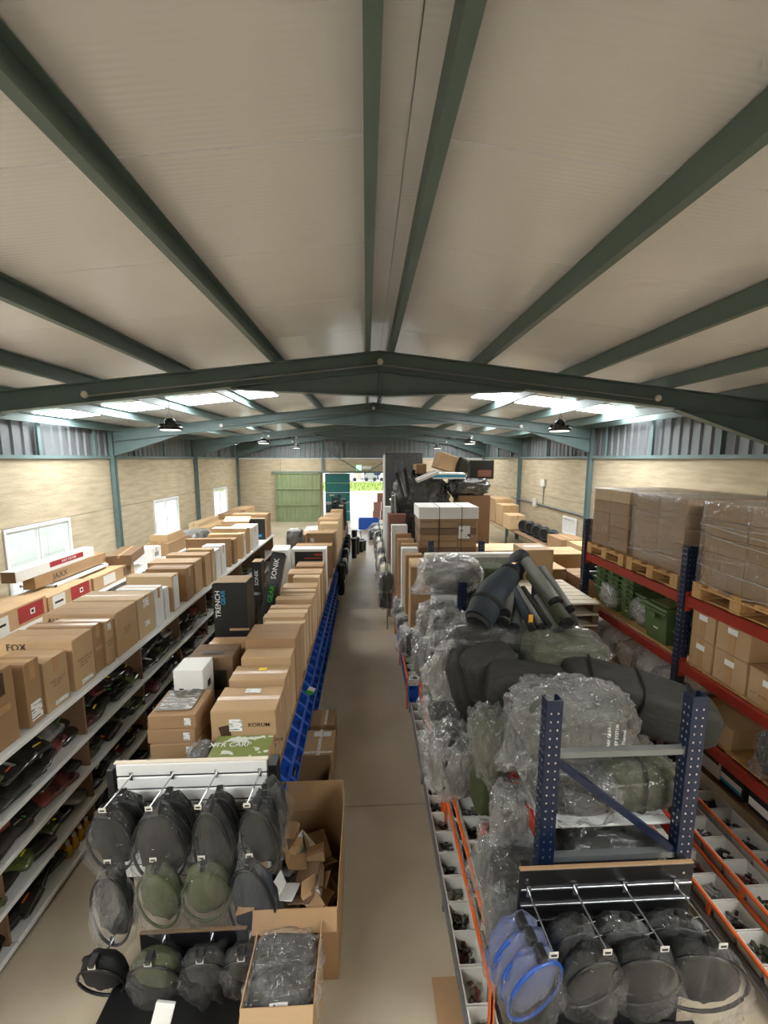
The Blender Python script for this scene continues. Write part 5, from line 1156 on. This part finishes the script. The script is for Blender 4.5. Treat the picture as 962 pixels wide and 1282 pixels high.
# ------------------------------------------------------------------ farther goods on and beyond the bag rack
t = thing('framed_panel', 'grey panel in a white frame standing across the bag rack', 'panel', (1.62, 5.95, ZC + .0))
MB().cbox(-.68, .68, 0, .1, .05, .68, .01).build('panel_face', 'card_grey', t)
for a, b, c, d in ((-.74, .74, 0, .06), (-.74, .74, .68, .74), (-.74, -.68, .06, .68), (.68, .74, .06, .68)): MB().cbox(a, b, -.02, .12, c, d, .01).build('frame_bar', 'white_plastic', t)
carton('brown carton right of the framed panel', 2.4, 2.85, 5.9, 6.4, 1.5, .52, 'card_tan', 0, marks=[('s', 'top', .5, .5, .3, .1, 'paper')])
carton('large plain carton supporting the brown one right of the framed panel', 2.36, 2.92, 5.85, 6.5, 0, 1.5, 'card_brown', 0)
for j in range(5):                           # slatted white-topped stack between the two racks
    t = thing('slatted_top', '%s white slatted pallet from the bottom of the pile between the racks' % ordn(j + 1), 'pallet', (2.12, 4.75, .9 + j * .145), group='white slatted pallets')
    for i in range(7): MB().cbox(0, .8, i * .145, i * .145 + .125, .1, .122, .003).build('deck_board', 'wood_white', t)
    for xq in (0, .36, .72): MB().cbox(xq, xq + .08, 0, .995, 0, .0995, .003).build('bearer', 'card_dark', t)
carton('dark crate carrying the pile of white slatted pallets', 2.1, 2.94, 4.72, 5.78, 0, .898, 'card_dark', 0, seam=None)
pallet('wooden pallet under the strapped carton stack on the bag rack', .96, 2.1, 7.35, 8.2, ZC + .24)
carton('long tan carton carrying the far pallet on the bag rack', .98, 1.9, 7.3, 8.25, ZC, .238, 'card_tan', 0, seam=None)
h0 = ZC + .386
i = 0
for l in range(7):
    for a in range(3):
        x0 = .99 + a * .36
        m_ = 'card_brown' if l % 3 else 'card_dark'
        carton('%s flat carton in layer %s of the strapped stack' % (('left', 'middle', 'right')[a], ordn(l + 1)), x0, x0 + .355, 7.4, 8.15, h0 + l * .125, .123, m_, 0, seam=None, group='cartons in the strapped stack')
t = thing('stack_cover', 'white paper cover over the top of the strapped carton stack', 'cover', (1.53, 7.775, h0 + .877))
MB().cbox(-.56, .56, -.4, .4, 0, .02, .006).build('cover_top', 'card_white', t)
for a, b, c, d in ((-.56, .56, -.405, -.398), (-.56, .56, .398, .405)): MB().box(a, b, c, d, -.2, .01).build('cover_flap', 'card_white', t)
for a in (-.56, .553): MB().box(a, a + .007, -.398, .398, -.2, .01).build('cover_flap', 'card_white', t)
for xq in (-.18, .24):
    tag(MB().tube([(1.53 + xq, 7.36, h0 - .02), (1.53 + xq, 7.36, h0 + .9), (1.53 + xq, 8.19, h0 + .905), (1.53 + xq, 8.19, h0)], .006, 5).build('strapping_band', 'black_plastic'), 'dark strapping band round the strapped stack, %s one' % ('left' if xq < 0 else 'right'), 'strap')
tag(ob('stack_label', MB().box(-.11, .11, -.002, .002, -.12, .12).mesh('stack_label'), 'sticker', None, (1.83, 7.393, h0 + .42)), 'large white address sheet on the strapped carton stack', 'label')
v = MB().box(.975, 2.085, 7.38, 8.17, h0 + .01, h0 + .87).build('stretch_wrap', 'film_thin'); tag(v, 'clear film round the strapped carton stack', 'film')
# black-wrapped stack and the heap above it
t = thing('wrapped_stack', 'tall stack of goods wrapped in shiny black film behind the strapped stack', 'wrapped stack', (1.22, 9.16, ZC + .02))
q = ob('stack_body', BLOB[2], 'fab_black', t, (0, 0, .88), None, (1.1, .7, 1.75)); omat(q, 'card_black')
q = ob('black_film', WRAP[3], 'film_dark', t, (0, 0, .92), None, (1.16, .76, 1.55)); omat(q, 'film_dark')
for j, (x, y, z, sx, sy, sz, m_, r, lb) in enumerate(((1.3, 8.6, 3.0, .5, .3, .06, 'card_white', (.1, -.4, 0), 'white corrugated sheet tilted on top of the black wrapped stack'), (1.75, 8.7, 2.98, .7, .4, .12, 'white_board', (.05, 0, 0), 'white tray with blue edge on top of the black wrapped stack'), (1.7, 9.0, 3.14, .42, .4, .36, 'card_tan', (0, .3, .2), 'tilted tan carton on top of the far heap'), (1.2, 9.1, 3.06, .24, .24, .22, 'card_brown', (0, 0, .2), 'small brown carton on top of the far heap'))):
    t = thing('heap_box' if 'carton' in lb else 'sheet', lb, 'box' if 'carton' in lb else 'sheet', (x, y, z), r)
    MB().cbox(-sx / 2, sx / 2, -sy / 2, sy / 2, 0, sz, .008).build('body', m_, t)
    if 'blue' in lb: MB().box(-sx / 2, sx / 2, -sy / 2 - .004, -sy / 2, sz * .3, sz * .7).build('edge_band', 'print_blue', t)
    else: MB().box(-sx / 2, sx / 2, -.02, .02, sz, sz + .002).build('tape', 'tape', t)
soft_bag('camouflage bag standing on top of the far heap', (2.1, 8.9, 3.2), (.28, .26, .46), 'camo', 1, (0, .2, 0))
carton('black shiny box on top of the far heap, rightmost', 2.28, 2.8, 8.8, 9.1, 2.95, .42, 'card_black', 0, seam=None, marks=[('s', 'front', .6, .3, .3, .14, 'brown_red')])
soft_bag('black film bundle under the camouflage bag', (2.25, 8.9, 2.79), (.78, .5, .34), 'fab_black', 2, wrap='film_dark', wk=3)
carton('large plain carton under the black film bundle', 2.0, 2.7, 8.65, 9.2, 0, 2.6, 'card_dark', 0)
for j in range(5): tube_thing('%s dark pole sticking up at the left of the far heap' % ordn(j + 1), (.8 + .06 * j, 8.62 + .1 * j, 2.55), (.7 + .1 * j - .05, 8.66 + .1 * j, 3.1 + .05 * (j % 3)), .035, ('fab_charcoal', 'cladding')[j % 2])
for j in range(3):
    t = thing('foil_panel', '%s tall silver panel at the aisle side of the far heap' % ordn(j + 1), 'panel', (.66 + .02 * j, 8.6 + .25 * j, 1.2), (0, -.03, 0)); MB().cbox(-.015, .015, 0, .2, 0, 1.3 + .1 * j, .004).build('panel_board', 'galvanised', t); MB().box(.0, .016, .02, .04, .1, 1.2).build('panel_rib', 'cladding', t)
t = thing('tall_crate', 'tall dark grey crate wrapped in clear film at the far end of the bag rack', 'crate', (1.0, 11.1, 0))
for i in range(6): MB().cbox(-.5 + i * .167, -.5 + i * .167 + .162, -.3, .3, 1.2, 3.55, .006).build('crate_board', 'fab_black', t)
MB().cbox(-.5, .5, -.3, .3, 0, 1.19, .01).build('crate_base', 'fab_black', t); MB().box(-.52, .51, -.32, .32, 1.25, 3.56).build('film_cover', 'film_thin', t)
MB().cbox(-.54, -.5, -.3, .3, 1.0, 3.5, .006).build('side_sheet', 'white_plastic', t)
# upright cartons and slabs at the aisle edge, farther on
U = [(.62, .98, 5.55, 5.68, .62, 1.25, 'card_brown'), (.66, .98, 5.75, 6.2, .62, 1.22, 'card_tan'), (.64, .92, 6.5, 6.65, .64, 1.18, 'card_brown'), (.6, .88, 6.8, 6.95, .64, 1.22, 'card_white'), (.62, .9, 7.0, 7.12, .64, 1.25, 'card_tan'), (.56, .86, 7.2, 7.3, .64, 1.3, 'card_tan'), (.54, .84, 7.45, 7.55, .64, 1.35, 'card_brown'), (.5, .82, 8.0, 8.2, .64, 1.42, 'card_white'), (.46, .82, 8.35, 8.5, .64, 1.6, 'brown_red'), (.5, .84, 9.4, 9.7, .4, 1.7, 'card_dark'), (.44, .8, 10.0, 10.2, .4, 1.8, 'card_white'), (.46, .8, 10.4, 10.6, .2, 1.9, 'card_dark')]
for j, (x0, x1, y0, y1, z0, h, m_) in enumerate(U):
    if y0 > 7.3: z0, h = 0, h + z0
    carton('%s upright %s carton along the aisle edge beyond the trays' % (ordn(j + 1), {'card_brown': 'brown', 'card_tan': 'tan', 'card_white': 'white', 'brown_red': 'reddish', 'card_dark': 'dark'}[m_]), x0, x1, y0, y1, z0, h, m_, RND.uniform(-.02, .02), seam='x', tape=False, group='upright cartons along the aisle edge')
t = thing('hanging_rail', 'thin metal rail with small pouches at the far aisle edge on the right', 'rail', (.4, 7.7, 0))
MB().tube([(0, 0, 1.4), (0, 5.2, 1.4)], .012, 6).build('rail_tube', 'galvanised', t)
for yq in (.02, 2.6, 5.18): MB().tube([(0, yq, 0), (0, yq, 1.4)], .012, 6).build('upright', 'galvanised', t)
for j in range(30):
    y = 7.78 + j * .17; x = .4 + RND.uniform(-.03, .0); z = RND.uniform(.3, .95) if j % 3 else RND.uniform(.9, 1.15)
    m_ = ('fab_black', 'fab_grey', 'fab_charcoal', 'wood_white', 'fab_black', 'brown_red')[j % 6]; s = RND.uniform(.16, .26)
    t = soft_bag('%s small %s pouch on the rail at the far aisle edge' % (ordn(j + 1), {'fab_black': 'black', 'fab_grey': 'grey', 'fab_charcoal': 'charcoal', 'wood_white': 'pale', 'brown_red': 'reddish'}[m_]), (x, y, z), (s, s, s * 1.5), m_, j, (0, 0, RND.uniform(-.5, .5)), ('film', None, 'film_milky')[j % 3], j, name='hanging_pouch', cat='pouch', group='pouches on the rail at the far aisle edge')
    MB().tube([(0, 0, s * .7), (0, 0, 1.4 - z)], .004, 4).build('cord', 'fab_black', t)
for j in range(9):
    y = 5.65 + j * .22; m_ = ('fab_black', 'fab_grey', 'fab_charcoal')[j % 3]
    soft_bag('%s bagged %s pouch lying above the far trays' % (ordn(j + 1), ('black', 'grey', 'charcoal')[j % 3]), (.6 + .02 * (j % 3), y, .66 + .04 * (j % 2)), (.22, .2, .24), m_, j, (0, 0, .3 * (j % 3)), ('film_milky', 'film')[j % 2], j, name='pouch', cat='pouch', group='pouches above the far trays')
# things on the floor near the doorway
t = thing('blue_crate', 'blue plastic crate on the floor inside the doorway', 'crate', (.1, 19.5, 0)); MB().cbox(-.5, .5, -.3, .3, 0, .02).build('crate_base', 'blue_plastic', t)
for a in ((-.5, .5, -.3, -.28), (-.5, .5, .28, .3), (-.5, -.48, -.28, .28), (.48, .5, -.28, .28)): MB().box(*a, .02, .5).build('crate_side', 'blue_plastic', t)
for j, (x, y, z) in enumerate(((.55, 22.6, 0), (1.0, 22.7, 0), (.6, 22.65, .5), (1.05, 22.7, .5), (.8, 22.7, 1.0))):
    carton('reddish brown carton in the pile outside the doorway, %s' % ('lower left', 'lower right', 'middle left', 'middle right', 'top')[j], x - .21, x + .21, y - .2, y + .2, z - (.02 if z == 0 else .02), .49, 'brown_red', 0, group='carton pile outside the doorway')
for j, (x, y) in enumerate(((.5, 18.4), (.62, 17.6), (.4, 16.9), (.6, 16.0))):
    soft_bag('heap of dark and white goods on the floor near the doorway, %s' % ('farthest', 'second', 'third', 'nearest')[j], (x, y, .2), (.6, .6, .42), ('fab_slate', 'wood_white', 'fab_black', 'card_tan')[j], j, wrap='film', wk=j)
t = thing('step_stool', 'small metal step stool on the floor left of the doorway', 'stool', (-.45, 16.8, 0)); MB().cbox(-.2, .2, -.15, .15, .38, .4).build('step', 'galvanised', t)
for x in (-.18, .18):
    for y in (-.13, .13): MB().tube([(x * 1.2, y * 1.2, 0), (x, y, .38)], .012, 6).build('leg', 'galvanised', t)
# ------------------------------------------------------------------ along the right wall
t = thing('wall_bench', 'long low bench along the right wall', 'bench', (5.0, 8.2, 0))
MB().cbox(0, 1.2, 0, 9.0, .9, .94, .004).build('bench_top', 'chipboard', t)
for yq in (0.05, 3, 6, 8.85):
    for xq in (.03, 1.1): MB().box(xq, xq + .06, yq, yq + .06, 0, .9).build('leg', 'steel_green', t)
R = [(5.0, 5.7, 15.4, 16.6, .942, .9, 'card_tan'), (5.0, 5.6, 14.5, 15.3, .942, .75, 'card_tan'), (4.95, 5.5, 13.6, 14.3, .942, .5, 'card_pale'), (5.0, 5.5, 9.0, 9.7, .942, .42, 'card_tan'), (4.96, 5.6, 9.9, 10.7, .942, .4, 'card_brown'), (5.0, 5.7, 8.25, 8.9, .942, .4, 'card_tan')]
for j, (x0, x1, y0, y1, z0, h, m_) in enumerate(R): carton('tan carton on the bench along the right wall, %s' % ('farthest', 'second farthest', 'third farthest', 'fifth', 'fourth farthest', 'nearest')[j], x0, x1, y0, y1, z0, h, m_, 0, seam='y', group='cartons along the right wall')
for j in range(9):
    t = thing('reel_case', '%s round black case from the near end on the bench by the right wall' % ordn(j + 1), 'case', (5.25 + .12 * (j % 2), 10.95 + j * .27, 1.16), (0, PI / 2, .5), 'round black cases on the wall bench')
    MB().tube([(.17 * math.cos(a * PI / 8), .17 * math.sin(a * PI / 8), 0) for a in range(16)], .05, 8, True).build('round_shell', 'black_plastic', t, True); MB().lathe([(.13, -.03), (.13, .03)], 12).build('hub', 'black_board', t)
for j, (x0, x1, y0, y1, h) in enumerate(((3.55, 3.95, 6.3, 6.4, .62), (3.45, 3.9, 6.12, 6.22, .66), (3.4, 3.5, 5.95, 6.08, .6))):
    carton('black box with white swoosh print standing beyond the pallet rack, %s' % ('rear', 'front', 'narrow one')[j], x0, x1, y0, y1, 1.56, h, 'card_black', .05, seam=None, marks=[('s', 'front', .4, .55, .08, .4, 'sticker_dark', 0)] if j < 2 else [])
carton('large plain carton carrying the black boxes beyond the pallet rack', 3.3, 4.1, 5.85, 6.5, 0, 1.558, 'card_brown', 0)
carton('low wide carton beside the far slatted pile', 3.0, 3.28, 6.3, 7.2, 0, 1.6, 'card_tan', 0)
carton('wide plain carton beyond the framed panel', 2.15, 3.2, 7.4, 8.2, 0, 1.55, 'card_tan', 0)
carton('flat pale carton lying on the wide plain carton', 2.2, 3.1, 7.45, 8.1, 1.552, .1, 'card_pale', 0)
carton('tan carton beyond the far slatted pile, by the black boxes', 3.3, 4.0, 7.0, 7.6, 0, 1.68, 'card_tan', 0)
t = thing('wood_offcut', 'short pale timber offcut leaning beside the far pallet rack post', 'timber', (3.62, 5.93, 1.562), (-.0, .35, .3)); MB().cbox(-.05, .05, -.05, .05, 0, .3, .006).build('timber_block', 'wood', t); MB().box(-.05, .05, -.051, -.05, .0, .02).build('saw_cut', 'card_pale', t)
# services on the right wall
t = thing('wall_conduit', 'grey conduit running along the right wall with a socket box', 'conduit', (WR - .03, 0, 0))
MB().tube([(0, 8, 1.72), (0, 17.5, 1.72)], .035, 8).build('pipe', 'galvanised', t); MB().tube([(0, 14.3, 1.72), (0, 14.3, 2.5)], .014, 6).build('drop_pipe', 'galvanised', t)
MB().cbox(-.05, .02, 14.15, 14.5, 2.4, 2.65).build('switch_box', 'white_plastic', t); MB().cbox(-.05, .02, 14.8, 15.1, 1.6, 1.9).build('socket_box', 'white_plastic', t)
t = struct(empty('window_4', (WR - .01, 11.9, 1.0)))
for a, b, c, d in ((0, .8, 0, .06), (0, .8, .5, .56), (0, .06, .06, .5), (.74, .8, .06, .5)): MB().box(-.05, .0, a, b, c, d).build('window_frame', 'white_paint', t)
MB().box(-.02, -.01, .06, .74, .06, .5).build('pane', 'skylight', t) if False else MB().box(-.02, -.01, .06, .74, .06, .5).build('pane', 'white_board', t)
dup = [k for k, v in USED.items() if len(v) > 1]
if dup: print('DUPLICATE LABELS', dup[:12])
long_ = [k for k in USED if not 4 <= len(k.split()) <= 16]
if long_: print('LABEL LENGTH', long_[:12])
